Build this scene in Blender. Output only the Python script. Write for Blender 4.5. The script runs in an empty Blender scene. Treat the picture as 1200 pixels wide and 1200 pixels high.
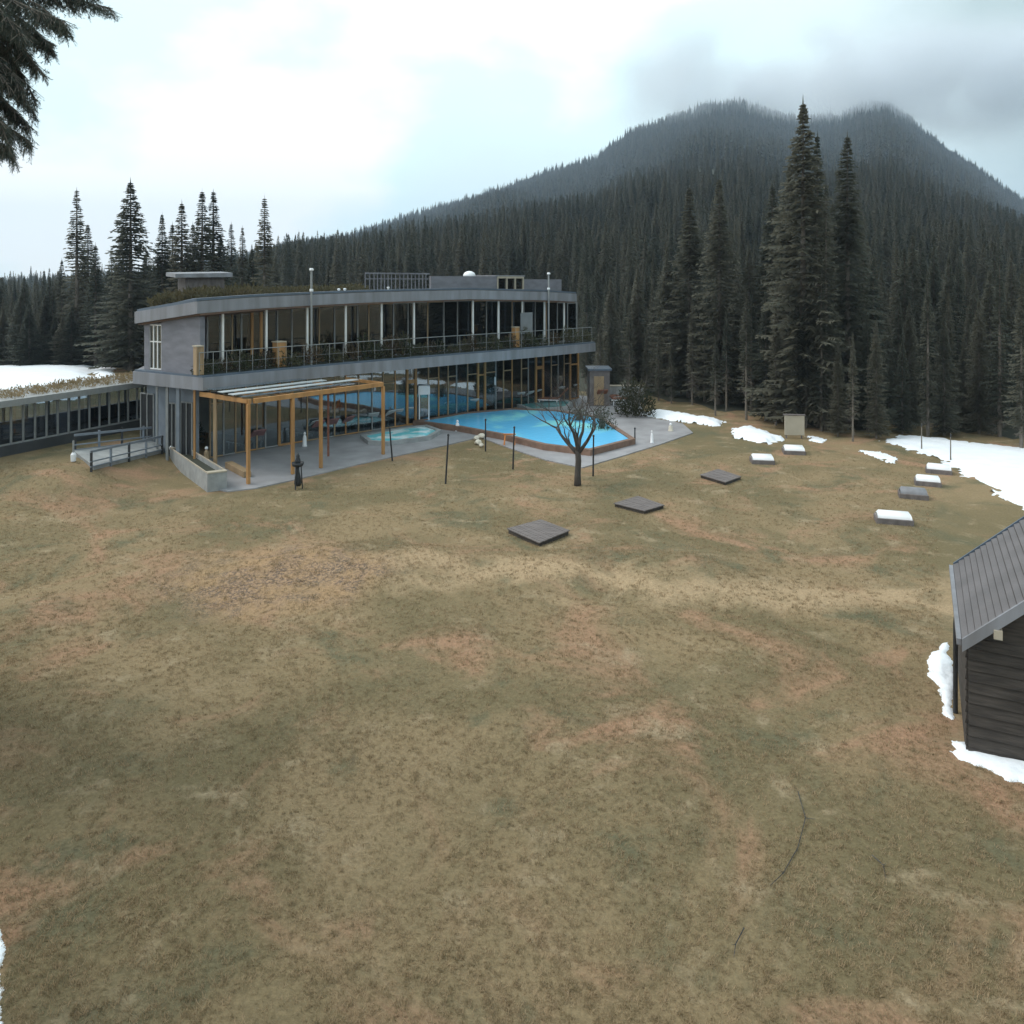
import bpy, bmesh, math, random
import numpy as np
from mathutils import Vector, Matrix

# ------------------------------------------------------------------ camera, sky, sun, exposure
scn = bpy.context.scene
COL = scn.collection
F, HZ, CH = 924.0, 330.0, 7.8          # focal length in photo pixels, horizon row, eye height
cam_d = bpy.data.cameras.new('camera')
cam_d.sensor_width = 36.0
cam_d.lens = 36.0 * F / 1200.0
cam_d.shift_y = -(600.0 - HZ) / 1200.0
cam_d.clip_start = 0.05
cam_d.clip_end = 20000.0
cam = bpy.data.objects.new('camera', cam_d)
COL.objects.link(cam)
cam.location = (0, 0, CH)
cam.rotation_euler = (math.radians(90), 0, 0)
scn.camera = cam

scn.view_settings.view_transform = 'Standard'
scn.view_settings.look = 'None'
scn.view_settings.exposure = 0.95
scn.view_settings.gamma = 1.0
scn.cycles.use_denoising = True
scn.cycles.max_bounces = 8
scn.cycles.diffuse_bounces = 2
scn.cycles.glossy_bounces = 3
scn.cycles.transparent_max_bounces = 10
scn.cycles.volume_bounces = 4

SUN_EL, SUN_AZ = math.radians(48), math.radians(-85)
w = bpy.data.worlds.new('World')
scn.world = w
w.use_nodes = True
nt = w.node_tree
for n in list(nt.nodes):
    nt.nodes.remove(n)
def N(t, typ, **kw):
    n = t.nodes.new(typ)
    for k, v in kw.items():
        setattr(n, k, v)
    return n
wo = N(nt, 'ShaderNodeOutputWorld')
bg = N(nt, 'ShaderNodeBackground')
bg.inputs['Strength'].default_value = 0.1
sky = N(nt, 'ShaderNodeTexSky', sky_type='NISHITA')
sky.sun_disc = False
sky.sun_elevation = SUN_EL
sky.sun_rotation = SUN_AZ
tc = N(nt, 'ShaderNodeTexCoord')
mp = N(nt, 'ShaderNodeMapping'); mp.inputs['Scale'].default_value = (1, 1, 1.8)
nz = N(nt, 'ShaderNodeTexNoise'); nz.inputs['Scale'].default_value = 2.6; nz.inputs['Detail'].default_value = 7; nz.inputs['Roughness'].default_value = .5
sx = N(nt, 'ShaderNodeSeparateXYZ')
nt.links.new(tc.outputs['Generated'], mp.inputs['Vector'])
nt.links.new(mp.outputs['Vector'], nz.inputs['Vector'])
nt.links.new(tc.outputs['Generated'], sx.inputs['Vector'])
# thicker, greyer cloud towards the right (east) of the view
gr = N(nt, 'ShaderNodeMapRange', interpolation_type='SMOOTHSTEP'); gr.inputs['From Min'].default_value = .12; gr.inputs['From Max'].default_value = .62
gr.inputs['To Min'].default_value = 0; gr.inputs['To Max'].default_value = .42
nt.links.new(sx.outputs['X'], gr.inputs['Value'])
ad = N(nt, 'ShaderNodeMath', operation='SUBTRACT')
nt.links.new(nz.outputs['Fac'], ad.inputs[0]); nt.links.new(gr.outputs['Result'], ad.inputs[1])
cr = N(nt, 'ShaderNodeValToRGB')
e = cr.color_ramp.elements
e[0].position = .02; e[0].color = (.40, .50, .50, 1)
e[1].position = .56; e[1].color = (1.0, 1.0, .985, 1)
m_ = cr.color_ramp.elements.new(.28); m_.color = (.66, .78, .80, 1)
m_ = cr.color_ramp.elements.new(.45); m_.color = (.70, .89, .92, 1)
nt.links.new(ad.outputs[0], cr.inputs['Fac'])
sc_ = N(nt, 'ShaderNodeVectorMath', operation='SCALE'); sc_.inputs['Scale'].default_value = 7.9
nt.links.new(cr.outputs['Color'], sc_.inputs[0])
mx = N(nt, 'ShaderNodeMix', data_type='RGBA'); mx.inputs['Factor'].default_value = .96
nt.links.new(sky.outputs['Color'], mx.inputs['A']); nt.links.new(sc_.outputs['Vector'], mx.inputs['B'])
nt.links.new(mx.outputs['Result'], bg.inputs['Color'])
nt.links.new(bg.outputs[0], wo.inputs['Surface'])

sl = bpy.data.lights.new('sun', 'SUN')
sl.energy = 0.9; sl.angle = math.radians(25); sl.color = (1, .95, .88)
so = bpy.data.objects.new('sun', sl); COL.objects.link(so)
d = Vector((math.sin(SUN_AZ) * math.cos(SUN_EL), math.cos(SUN_AZ) * math.cos(SUN_EL), math.sin(SUN_EL)))
so.rotation_euler = d.to_track_quat('Z', 'Y').to_euler()

R = random.Random(7)
NP = np.random.default_rng(11)

# ------------------------------------------------------------------ terrain height
def sm(t):
    t = np.clip(t, 0, 1)
    return t * t * (3 - 2 * t)
def gz(x, y):
    x = np.asarray(x, float); y = np.asarray(y, float)
    z = 0.95 * sm((-x - 13.3) / 3.6) * sm((y - 22) / 8.5)
    nearf = sm((26.5 - y) / 5)
    und = .10 * np.sin(x * .31 + 1) * np.sin(y * .37 + .6) + .06 * np.sin(x * .77 + y * .5) + .03 * np.sin(x * 1.7 - y * 1.3 + 2)
    berm = .30 * np.exp(-((y - 21.3 + .12 * (x - 2)) / 1.3) ** 2) * sm((x + 7) / 5) * sm((16 - x) / 6)
    mound = .28 * np.exp(-((x + 6.0) / 3.0) ** 2 - ((y - 21.6) / 1.6) ** 2)
    rut = -.14 * np.exp(-((x * .72 + y * .69 - 17.1) / .28) ** 2) * sm((x - 5.9) / .5) * sm((8.6 - x) / .7)
    rightf = 1 - .85 * sm((x - 4.5) / 3) * sm((y - 9) / 3)
    return z + nearf * (und + berm * 1.0 + mound) * rightf + rut
def G(px, py, z=None):
    """photo pixel -> point on the ground (or at height z)"""
    if z is not None:
        Y = F * (CH - z) / (py - HZ)
        return Vector(((px - 600) / F * Y, Y, z))
    zz = 0.0
    for _ in range(12):
        Y = F * (CH - zz) / (py - HZ)
        X = (px - 600) / F * Y
        zz = .5 * zz + .5 * float(gz(X, Y))
    return Vector((X, Y, float(gz(X, Y))))

# ------------------------------------------------------------------ materials
def mat(name, col, rough=.8, var=.15, scale=3.0, bump=0.0, metal=0.0, spec=.5, col2=None, detail=5, stretch=(1, 1, 1), bscale=None):
    m = bpy.data.materials.new(name); m.use_nodes = True
    t = m.node_tree; b = t.nodes['Principled BSDF']
    b.inputs['Roughness'].default_value = rough
    b.inputs['Metallic'].default_value = metal
    b.inputs['Specular IOR Level'].default_value = spec
    co = N(t, 'ShaderNodeTexCoord'); ma = N(t, 'ShaderNodeMapping'); ma.inputs['Scale'].default_value = stretch
    t.links.new(co.outputs['Object'], ma.inputs['Vector'])
    no = N(t, 'ShaderNodeTexNoise'); no.inputs['Scale'].default_value = scale; no.inputs['Detail'].default_value = detail
    t.links.new(ma.outputs['Vector'], no.inputs['Vector'])
    rp = N(t, 'ShaderNodeValToRGB'); rp.color_ramp.elements[0].position = .3; rp.color_ramp.elements[1].position = .7
    c2 = col2 or tuple(c * (1 - var) for c in col)
    c1 = col if col2 else tuple(min(1, c * (1 + var)) for c in col)
    rp.color_ramp.elements[0].color = (*c2, 1); rp.color_ramp.elements[1].color = (*c1, 1)
    t.links.new(no.outputs['Fac'], rp.inputs['Fac']); t.links.new(rp.outputs['Color'], b.inputs['Base Color'])
    if bump:
        nb = N(t, 'ShaderNodeTexNoise'); nb.inputs['Scale'].default_value = bscale or scale * 4; nb.inputs['Detail'].default_value = 4
        t.links.new(ma.outputs['Vector'], nb.inputs['Vector'])
        bu = N(t, 'ShaderNodeBump'); bu.inputs['Strength'].default_value = bump; bu.inputs['Distance'].default_value = .05
        t.links.new(nb.outputs['Fac'], bu.inputs['Height']); t.links.new(bu.outputs['Normal'], b.inputs['Normal'])
    return m

def ramp_mix(t, fac_out, a, b, p0, p1):
    r = N(t, 'ShaderNodeMapRange', interpolation_type='SMOOTHSTEP'); r.inputs['From Min'].default_value = p0; r.inputs['From Max'].default_value = p1
    t.links.new(fac_out, r.inputs['Value'])
    x = N(t, 'ShaderNodeMix', data_type='RGBA'); t.links.new(r.outputs['Result'], x.inputs['Factor'])
    for s, v in (('A', a), ('B', b)):
        if isinstance(v, tuple): x.inputs[s].default_value = (*v, 1)
        else: t.links.new(v, x.inputs[s])
    return x.outputs['Result']

def lawn_material():
    m = bpy.data.materials.new('lawn'); m.use_nodes = True
    t = m.node_tree; b = t.nodes['Principled BSDF']; b.inputs['Roughness'].default_value = .95; b.inputs['Specular IOR Level'].default_value = .15
    co = N(t, 'ShaderNodeTexCoord').outputs['Object']
    def noise(s, det=5, dist=0.0, rough=.55, off=0.0):
        ma = N(t, 'ShaderNodeMapping'); ma.inputs['Location'].default_value = (off, off * .7, 0); t.links.new(co, ma.inputs['Vector'])
        n = N(t, 'ShaderNodeTexNoise'); n.inputs['Scale'].default_value = s; n.inputs['Detail'].default_value = det; n.inputs['Distortion'].default_value = dist; n.inputs['Roughness'].default_value = rough
        t.links.new(ma.outputs['Vector'], n.inputs['Vector']); return n.outputs['Fac']
    c = ramp_mix(t, noise(.16, 6, .6), (.175, .142, .078), (.275, .205, .118), .38, .62)
    c = ramp_mix(t, noise(.42, 6, .8, .6, 13), c, (.135, .128, .076), .50, .70)
    c = ramp_mix(t, noise(.30, 7, 1.2, .62, 31), c, (.35, .215, .135), .50, .70)
    c = ramp_mix(t, noise(1.1, 6, .5, .6, 51), c, (.36, .285, .185), .53, .78)
    c = ramp_mix(t, noise(.75, 7, 1.5, .65, 77), c, (.115, .092, .062), .64, .82)
    sx_ = N(t, 'ShaderNodeSeparateXYZ'); t.links.new(co, sx_.inputs[0])
    def mth(op, a, b=None):
        q = N(t, 'ShaderNodeMath', operation=op)
        for k, v_ in enumerate((a, b)):
            if v_ is None: continue
            if isinstance(v_, (int, float)): q.inputs[k].default_value = v_
            else: t.links.new(v_, q.inputs[k])
        return q.outputs[0]
    X_, Y_o = sx_.outputs['X'], sx_.outputs['Y']; wob = noise(.5, 5, .5, .6, 9)
    # worn pale path crossing the lawn, and a mound of dead leaves left of it
    band = mth('ABSOLUTE', mth('ADD', mth('SUBTRACT', mth('ADD', Y_o, mth('MULTIPLY', X_, .13)), 20.6), mth('MULTIPLY', mth('SUBTRACT', wob, .5), 5.0)))
    bf = mth('MULTIPLY', mth('SUBTRACT', 1.0, mth('MINIMUM', mth('MULTIPLY', band, .75), 1.0)), mth('MINIMUM', mth('MAXIMUM', mth('MULTIPLY', mth('ADD', X_, 7.0), .3), 0.0), 1.0))
    c = ramp_mix(t, bf, c, (.41, .30, .185), .0, 1.15)
    ex, ey = mth('MULTIPLY', mth('ADD', X_, 6.2), .36), mth('MULTIPLY', mth('SUBTRACT', Y_o, 20.8), .5)
    rr = mth('ADD', mth('ADD', mth('MULTIPLY', ex, ex), mth('MULTIPLY', ey, ey)), mth('MULTIPLY', mth('SUBTRACT', wob, .5), 3.2))
    spk = ramp_mix(t, noise(13, 4, .3, .75, 5), (.125, .098, .08), (.40, .265, .165), .40, .60)
    spk = ramp_mix(t, noise(.9, 4, .5, .6, 41), spk, (.37, .245, .14), .42, .62)
    c = ramp_mix(t, rr, spk, c, .0, 1.9)
    g = N(t, 'ShaderNodeMix', data_type='RGBA', blend_type='MULTIPLY'); g.inputs['Factor'].default_value = 1
    r = N(t, 'ShaderNodeMapRange'); r.inputs['From Min'].default_value = .3; r.inputs['From Max'].default_value = .7; r.inputs['To Min'].default_value = .74; r.inputs['To Max'].default_value = 1.26
    t.links.new(noise(16, 4, .2, .8, 3), r.inputs['Value'])
    t.links.new(c, g.inputs['A']); t.links.new(r.outputs['Result'], g.inputs['B'])
    t.links.new(g.outputs['Result'], b.inputs['Base Color'])
    bu = N(t, 'ShaderNodeBump'); bu.inputs['Strength'].default_value = .7; bu.inputs['Distance'].default_value = .05
    t.links.new(noise(14, 6, .3, .8), bu.inputs['Height']); t.links.new(bu.outputs['Normal'], b.inputs['Normal'])
    return m

def foliage(name, c1, c2, rough=.75):
    m = bpy.data.materials.new(name); m.use_nodes = True
    t = m.node_tree; b = t.nodes['Principled BSDF']; b.inputs['Roughness'].default_value = rough; b.inputs['Specular IOR Level'].default_value = .25
    oi = N(t, 'ShaderNodeObjectInfo'); co = N(t, 'ShaderNodeTexCoord')
    no = N(t, 'ShaderNodeTexNoise'); no.inputs['Scale'].default_value = 1.3; no.inputs['Detail'].default_value = 4
    t.links.new(co.outputs['Object'], no.inputs['Vector'])
    a = N(t, 'ShaderNodeMath', operation='ADD'); t.links.new(oi.outputs['Random'], a.inputs[0]); t.links.new(no.outputs['Fac'], a.inputs[1])
    h = N(t, 'ShaderNodeMath', operation='MULTIPLY'); h.inputs[1].default_value = .5; t.links.new(a.outputs[0], h.inputs[0])
    o = ramp_mix(t, h.outputs[0], c1, c2, .25, .75)
    t.links.new(o, b.inputs['Base Color'])
    tl = N(t, 'ShaderNodeBsdfTranslucent'); t.links.new(o, tl.inputs['Color'])
    ms = N(t, 'ShaderNodeMixShader'); ms.inputs['Fac'].default_value = .4
    t.links.new(b.outputs[0], ms.inputs[1]); t.links.new(tl.outputs[0], ms.inputs[2]); t.links.new(ms.outputs[0], t.nodes['Material Output'].inputs['Surface'])
    return m

def glass_material(name, tint=(.55, .62, .62), ior=1.5, boost=.10):
    m = bpy.data.materials.new(name); m.use_nodes = True
    t = m.node_tree
    for n in list(t.nodes): t.nodes.remove(n)
    o = N(t, 'ShaderNodeOutputMaterial'); tr = N(t, 'ShaderNodeBsdfTransparent'); tr.inputs['Color'].default_value = (*tint, 1)
    gl = N(t, 'ShaderNodeBsdfGlossy'); gl.inputs['Roughness'].default_value = .02; gl.inputs['Color'].default_value = (.9, .95, 1, 1)
    no = N(t, 'ShaderNodeTexNoise'); no.inputs['Scale'].default_value = .8
    bu = N(t, 'ShaderNodeBump'); bu.inputs['Strength'].default_value = .04; t.links.new(no.outputs['Fac'], bu.inputs['Height']); t.links.new(bu.outputs['Normal'], gl.inputs['Normal'])
    fr = N(t, 'ShaderNodeFresnel'); fr.inputs['IOR'].default_value = ior
    ad = N(t, 'ShaderNodeMath', operation='ADD', use_clamp=True); ad.inputs[1].default_value = boost; t.links.new(fr.outputs[0], ad.inputs[0])
    mxs = N(t, 'ShaderNodeMixShader'); t.links.new(ad.outputs[0], mxs.inputs['Fac']); t.links.new(tr.outputs[0], mxs.inputs[1]); t.links.new(gl.outputs[0], mxs.inputs[2])
    t.links.new(mxs.outputs[0], o.inputs['Surface'])
    return m

def water_material(name, deep, pale, p0, p1, scale):
    m = bpy.data.materials.new(name); m.use_nodes = True
    t = m.node_tree; b = t.nodes['Principled BSDF']; b.inputs['Roughness'].default_value = .12; b.inputs['IOR'].default_value = 1.33
    co = N(t, 'ShaderNodeTexCoord').outputs['Object']
    n = N(t, 'ShaderNodeTexNoise'); n.inputs['Scale'].default_value = scale; n.inputs['Detail'].default_value = 5; n.inputs['Distortion'].default_value = .6; t.links.new(co, n.inputs['Vector'])
    c = ramp_mix(t, n.outputs['Fac'], deep, pale, p0, p1); t.links.new(c, b.inputs['Base Color'])
    n2 = N(t, 'ShaderNodeTexNoise'); n2.inputs['Scale'].default_value = 5; n2.inputs['Detail'].default_value = 3; t.links.new(co, n2.inputs['Vector'])
    bu = N(t, 'ShaderNodeBump'); bu.inputs['Strength'].default_value = .25; bu.inputs['Distance'].default_value = .05; t.links.new(n2.outputs['Fac'], bu.inputs['Height']); t.links.new(bu.outputs['Normal'], b.inputs['Normal'])
    return m

M = {}
M['lawn'] = lawn_material()
M['darkgravel'] = mat('roof_gravel', (.075, .072, .06), .95, .3, 5, bump=.3)
M['soil'] = mat('forest_floor', (.055, .06, .04), .95, col2=(.03, .035, .025), scale=.05, bump=.4)
M['snow'] = mat('snow', (.86, .90, .95), .6, .04, 2, bump=.5, spec=.3)
M['paving'] = mat('paving', (.35, .345, .36), .55, scale=1.1, detail=9, col2=(.24, .235, .245), bump=.15)
M['concrete'] = mat('concrete', (.30, .31, .31), .8, .18, 2.5, bump=.3)
M['fascia'] = mat('grey_metal', (.27, .28, .31), .6, spec=.35, scale=1.6, detail=8, stretch=(1.6, 1.6, .22), col2=(.185, .185, .195), bump=.08)
M['coping'] = mat('dark_coping', (.09, .12, .16), .45, .15, 2)
M['cladding'] = mat('grey_cladding', (.19, .19, .215), .7, .16, 1.5, detail=8, stretch=(1, 1, 3))
M['soffit'] = mat('timber_soffit', (.16, .10, .07), .7, .2, 3)
M['whitepaint'] = mat('white_paint', (.78, .78, .76), .45, .06, 4)
M['greymetal'] = mat('mullion_grey', (.26, .27, .27), .5, .12, 4)
M['wood'] = mat('warm_wood', (.42, .22, .08), .6, .22, 3, stretch=(1, 1, .2), bump=.1)
M['palewood'] = mat('tan_wood', (.34, .24, .14), .65, .2, 3, stretch=(1, 1, .2))
M['weathered'] = mat('weathered_wood', (.155, .135, .13), .85, .25, 2.5, bump=.3, stretch=(1, 6, 1))
M['darkwood'] = mat('dark_timber', (.050, .042, .036), .85, .45, 2.5, bump=.3, stretch=(1, 1, 8))
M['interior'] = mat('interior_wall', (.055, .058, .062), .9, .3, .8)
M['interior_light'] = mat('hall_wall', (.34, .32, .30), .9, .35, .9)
M['interior_floor'] = mat('interior_floor', (.12, .12, .12), .5, .2, 1)
M['glass'] = glass_material('glass', (.5, .6, .62), 1.45, .13)
M['glass_dark'] = glass_material('dark_glass', (.5, .56, .6), 1.4, .045)
M['canopy'] = glass_material('canopy_glass', (.7, .78, .8), 1.6, .22)
M['water'] = water_material('pool_water', (.16, .60, .97), (.35, .93, .98), .50, .68, .28)
M['bubbles'] = water_material('bubbling_water', (.16, .66, .74), (.80, .95, .97), .40, .60, 1.1)
M['teal'] = water_material('shallow_water', (.10, .32, .34), (.22, .48, .48), .4, .65, .8)
M['redbrick'] = mat('brown_coping', (.20, .125, .09), .8, .25, 3, bump=.2)
M['iron'] = mat('dark_iron', (.02, .022, .026), .5, .3, 6)
M['fabric'] = mat('pale_fabric', (.42, .46, .48), .9, .15, 3)
M['pinkfabric'] = mat('faded_red_fabric', (.24, .13, .13), .9, .2, 3)
M['roofmetal'] = mat('roof_boards', (.125, .115, .118), .55, .16, 1.5, stretch=(1, 1, 1), bump=.1)
M['roofgrass'] = foliage('roof_planting', (.05, .055, .03), (.13, .105, .06))
M['spruce'] = foliage('spruce_needles', (.085, .096, .078), (.150, .146, .112))
M['farspruce'] = foliage('far_needles', (.052, .064, .058), (.098, .10, .082))
M['nearspruce'] = foliage('near_needles', (.040, .056, .062), (.095, .115, .095))
M['bark'] = mat('bark', (.15, .13, .11), .9, .3, 4, bump=.3, stretch=(1, 1, .3))
M['darkbark'] = mat('dark_bark', (.065, .055, .048), .9, .35, 6, bump=.4, stretch=(1, 1, .3))
M['deadtwig'] = mat('grey_twigs', (.17, .15, .125), .9, .25, 4)
M['shrub'] = foliage('shrub_leaves', (.045, .055, .028), (.11, .105, .06))
M['brownshrub'] = foliage('brown_shrub', (.075, .055, .032), (.15, .105, .06))
M['straw'] = foliage('straw_grass', (.25, .195, .11), (.46, .34, .215), .9)
M['white'] = mat('white_plastic', (.82, .83, .85), .4, .04, 3)
M['tan'] = mat('tan_board', (.42, .37, .29), .75, .08, 2)
M['black'] = mat('black_metal', (.03, .032, .035), .5, .2, 5)
M['orange'] = mat('orange_plastic', (.55, .2, .05), .6, .15, 5)
M['stone'] = mat('pale_stone', (.62, .57, .48), .8, .15, 5, bump=.2)
M['greyblue'] = mat('grey_blue_paint', (.20, .23, .27), .5, .12, 3)
M['screen'] = mat('grey_panel', (.2, .21, .22), .5, .1, 2)
M['teak'] = mat('red_brown_wood', (.22, .085, .05), .7, .2, 4)

# ------------------------------------------------------------------ mesh builder
class MB:
    def __init__(s): s.v = []; s.f = []
    def add(s, vs, fs):
        o = len(s.v); s.v += [tuple(v) for v in vs]; s.f += [tuple(i + o for i in f) for f in fs]; return s
    def box(s, c, size, rz=0.0):
        x, y, z = size[0] / 2, size[1] / 2, size[2] / 2; ca, sa = math.cos(rz), math.sin(rz)
        vs = []
        for dz in (-z, z):
            for dx, dy in ((-x, -y), (x, -y), (x, y), (-x, y)):
                vs.append((c[0] + dx * ca - dy * sa, c[1] + dx * sa + dy * ca, c[2] + dz))
        return s.add(vs, [(3, 2, 1, 0), (4, 5, 6, 7), (0, 1, 5, 4), (1, 2, 6, 5), (2, 3, 7, 6), (3, 0, 4, 7)])
    def bar(s, a, b, wd, ht, up=(0, 0, 1)):
        a, b = Vector(a), Vector(b); t = (b - a).normalized(); u = Vector(up)
        if abs(t.dot(u)) > .98: u = Vector((0, 1, 0))
        r = t.cross(u).normalized(); u = r.cross(t).normalized()
        vs = []
        for p in (a, b):
            for q, k in ((-1, -1), (1, -1), (1, 1), (-1, 1)):
                vs.append(p + r * q * wd / 2 + u * k * ht / 2)
        return s.add(vs, [(3, 2, 1, 0), (4, 5, 6, 7), (0, 1, 5, 4), (1, 2, 6, 5), (2, 3, 7, 6), (3, 0, 4, 7)])
    def prism(s, poly, z0, z1):
        """polygon (ccw) extruded; z0/z1 numbers or lists"""
        n = len(poly)
        Z0 = z0 if isinstance(z0, (list, tuple)) else [z0] * n
        Z1 = z1 if isinstance(z1, (list, tuple)) else [z1] * n
        vs = [(p[0], p[1], Z0[i]) for i, p in enumerate(poly)] + [(p[0], p[1], Z1[i]) for i, p in enumerate(poly)]
        fs = [tuple(range(n - 1, -1, -1)), tuple(range(n, 2 * n))]
        for i in range(n):
            j = (i + 1) % n; fs.append((i, j, j + n, i + n))
        return s.add(vs, fs)
    def strip(s, A, B, z0, z1):
        """wall-like ribbon between two parallel polylines A (outer) and B (inner)"""
        n = len(A)
        Z0 = z0 if isinstance(z0, (list, tuple)) else [z0] * n
        Z1 = z1 if isinstance(z1, (list, tuple)) else [z1] * n
        vs = []
        for i in range(n):
            vs += [(A[i][0], A[i][1], Z0[i]), (B[i][0], B[i][1], Z0[i]), (B[i][0], B[i][1], Z1[i]), (A[i][0], A[i][1], Z1[i])]
        fs = [(0, 1, 2, 3), tuple(4 * (n - 1) + k for k in (3, 2, 1, 0))]
        for i in range(n - 1):
            a, b = 4 * i, 4 * i + 4
            for k in range(4):
                l = (k + 1) % 4; fs.append((a + k, b + k, b + l, a + l))
        return s.add(vs, fs)
    def tube(s, pts, rad, n=6):
        pts = [Vector(p) for p in pts]
        if not isinstance(rad, (list, tuple)): rad = [rad] * len(pts)
        vs = []
        for i, p in enumerate(pts):
            t = (pts[min(i + 1, len(pts) - 1)] - pts[max(i - 1, 0)]).normalized()
            u = Vector((1, 0, 0)) if abs(t.x) < .8 else Vector((0, 1, 0))
            a = t.cross(u).normalized(); b = t.cross(a)
            for k in range(n):
                an = 2 * math.pi * k / n; vs.append(p + (a * math.cos(an) + b * math.sin(an)) * rad[i])
        fs = [tuple(range(n - 1, -1, -1)), tuple(range(len(vs) - n, len(vs)))]
        for i in range(len(pts) - 1):
            for k in range(n):
                l = (k + 1) % n; fs.append((i * n + k, i * n + l, i * n + n + l, i * n + n + k))
        return s.add(vs, fs)
    def lathe(s, c, prof, n=14):
        pts = [(c[0], c[1], c[2] + z) for r, z in prof]
        vs = []
        for (r, z), p in zip(prof, pts):
            for k in range(n):
                an = 2 * math.pi * k / n; vs.append((p[0] + r * math.cos(an), p[1] + r * math.sin(an), p[2]))
        fs = [tuple(range(n - 1, -1, -1)), tuple(range(len(vs) - n, len(vs)))]
        for i in range(len(prof) - 1):
            for k in range(n):
                l = (k + 1) % n; fs.append((i * n + k, i * n + l, i * n + n + l, i * n + n + k))
        return s.add(vs, fs)
    def build(s, name, m, parent=None, smooth=False, bevel=0.0):
        me = bpy.data.meshes.new(name); me.from_pydata(s.v, [], s.f); me.update()
        if bevel:
            bm = bmesh.new(); bm.from_mesh(me)
            bmesh.ops.recalc_face_normals(bm, faces=bm.faces)
            bmesh.ops.bevel(bm, geom=bm.edges[:] , offset=bevel, segments=1, affect='EDGES')
            bm.to_mesh(me); bm.free()
        if smooth: me.shade_smooth()
        me.materials.append(m)
        o = bpy.data.objects.new(name, me); COL.objects.link(o)
        if parent is not None:
            o.parent = parent
            if parent.type == 'EMPTY' or True:
                o.matrix_parent_inverse = Matrix.Translation(-world_loc(parent))
        return o
def world_loc(o):
    l = Vector(o.location)
    # every parent here is unrotated when its parts are built, and parts sit at their thing's origin frame
    if o.parent is not None:
        return Vector((0, 0, 0)) if o.get('_abs') is None else l
    return l
def np_mesh(name, verts, faces_flat, nper, m, smooth=False):
    me = bpy.data.meshes.new(name)
    verts = np.asarray(verts, np.float32).reshape(-1, 3); ff = np.asarray(faces_flat, np.int32).ravel()
    nf = len(ff) // nper
    me.vertices.add(len(verts)); me.vertices.foreach_set('co', verts.ravel())
    me.loops.add(len(ff)); me.loops.foreach_set('vertex_index', ff)
    me.polygons.add(nf); me.polygons.foreach_set('loop_start', np.arange(0, nf * nper, nper, dtype=np.int32))
    me.update(calc_edges=True); me.validate()
    if smooth: me.shade_smooth()
    me.materials.append(m)
    return me
def tag(o, label=None, cat=None, group=None, kind=None):
    if label: o['label'] = label
    if cat: o['category'] = cat
    if group: o['group'] = group
    if kind: o['kind'] = kind
    return o
def thing(name, loc, label, cat, group=None, rz=0.0):
    o = bpy.data.objects.new(name, None); COL.objects.link(o); o.location = loc; o.empty_display_size = .3
    o.rotation_euler = (0, 0, rz)
    return tag(o, label, cat, group)
def part(mb, name, m, parent, local=False, **k):
    """mb in world coordinates unless local; sub-parts: parent is a mesh part (at the same frame)"""
    me_o = mb.build(name, m, None, **k)
    me_o.parent = parent
    if parent.type == 'EMPTY' and not local:
        me_o.matrix_parent_inverse = Matrix.Translation(-Vector(parent.location))
    elif parent.type != 'EMPTY':
        pass
    return me_o
def sub(mb, name, m, parent, **k):
    o = mb.build(name, m, None, **k); o.parent = parent   # parent part has no offset of its own
    return o
def copy_tree(o, parent=None):
    c = o.copy(); COL.objects.link(c)
    if parent is not None: c.parent = parent
    for ch in list(o.children): copy_tree(ch, c)
    return c

# ------------------------------------------------------------------ ground, hills
def axis(lo, hi, step, far, g=1.25):
    a = list(np.arange(lo, hi + 1e-6, step)); s = step
    up = [a[-1]]; 
    while up[-1] < far: s *= g; up.append(up[-1] + s)
    s = step; dn = [a[0]]
    while dn[-1] > -far: s *= g; dn.append(dn[-1] - s)
    return np.array(dn[:0:-1] + a + up[1:])
xs = axis(-24, 24, .3, 4000); ys = axis(4, 44, .3, 4000)
XX, YY = np.meshgrid(xs, ys)
ZZ = gz(XX, YY) - .6 * sm((YY - 82) / 20)
V = np.stack([XX, YY, ZZ], -1).reshape(-1, 3)
nx, ny = len(xs), len(ys)
idx = np.arange(nx * ny).reshape(ny, nx)
Fq = np.stack([idx[:-1, :-1], idx[:-1, 1:], idx[1:, 1:], idx[1:, :-1]], -1).reshape(-1, 4)
me = np_mesh('ground', V, Fq, 4, M['lawn'], True)
o = bpy.data.objects.new('ground', me); COL.objects.link(o); tag(o, 'brown and olive early spring lawn', None, None, 'structure')

rp_x = np.array([-900, -300, 0, 150, 250, 320, 400, 480, 560, 600, 640, 700, 740, 780, 830, 870, 905, 940, 985, 1010, 1040, 1070, 1110, 1150, 1200, 1300, 1500, 2100.])
rp_y = np.array([300, 326, 330, 322, 303, 292, 279, 252, 230, 216, 202, 183, 152, 139, 121, 118, 130, 138, 134, 122, 119, 141, 175, 200, 236, 262, 285, 300.])
RD = 1300.0
def hill(az, Y):
    px = 600 + F * az
    ez = CH + (HZ - np.interp(px, rp_x, rp_y)) / F * RD - 11
    t = (Y - 82) / (RD - 82)
    tt = np.clip(t, 0, 1)
    z = ez * (.62 * tt + .38 * tt ** 1.8)
    spur = (np.sin(az * 23 + 1.0 + tt * 2) * .6 + np.sin(az * 51 + tt * 5) * .35 + np.sin(az * 11 - tt * 6) * .5) * 16 * np.sin(np.pi * tt) * (1 - tt) * 1.2 * np.clip((Y - 350) / 350, 0, 1) * np.clip(ez / 120, 0, 1)
    z = z + spur
    over = np.clip((Y - RD) / 900, 0, 1)
    return z - over * np.maximum(ez, 40) * 1.0 - .9
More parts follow.
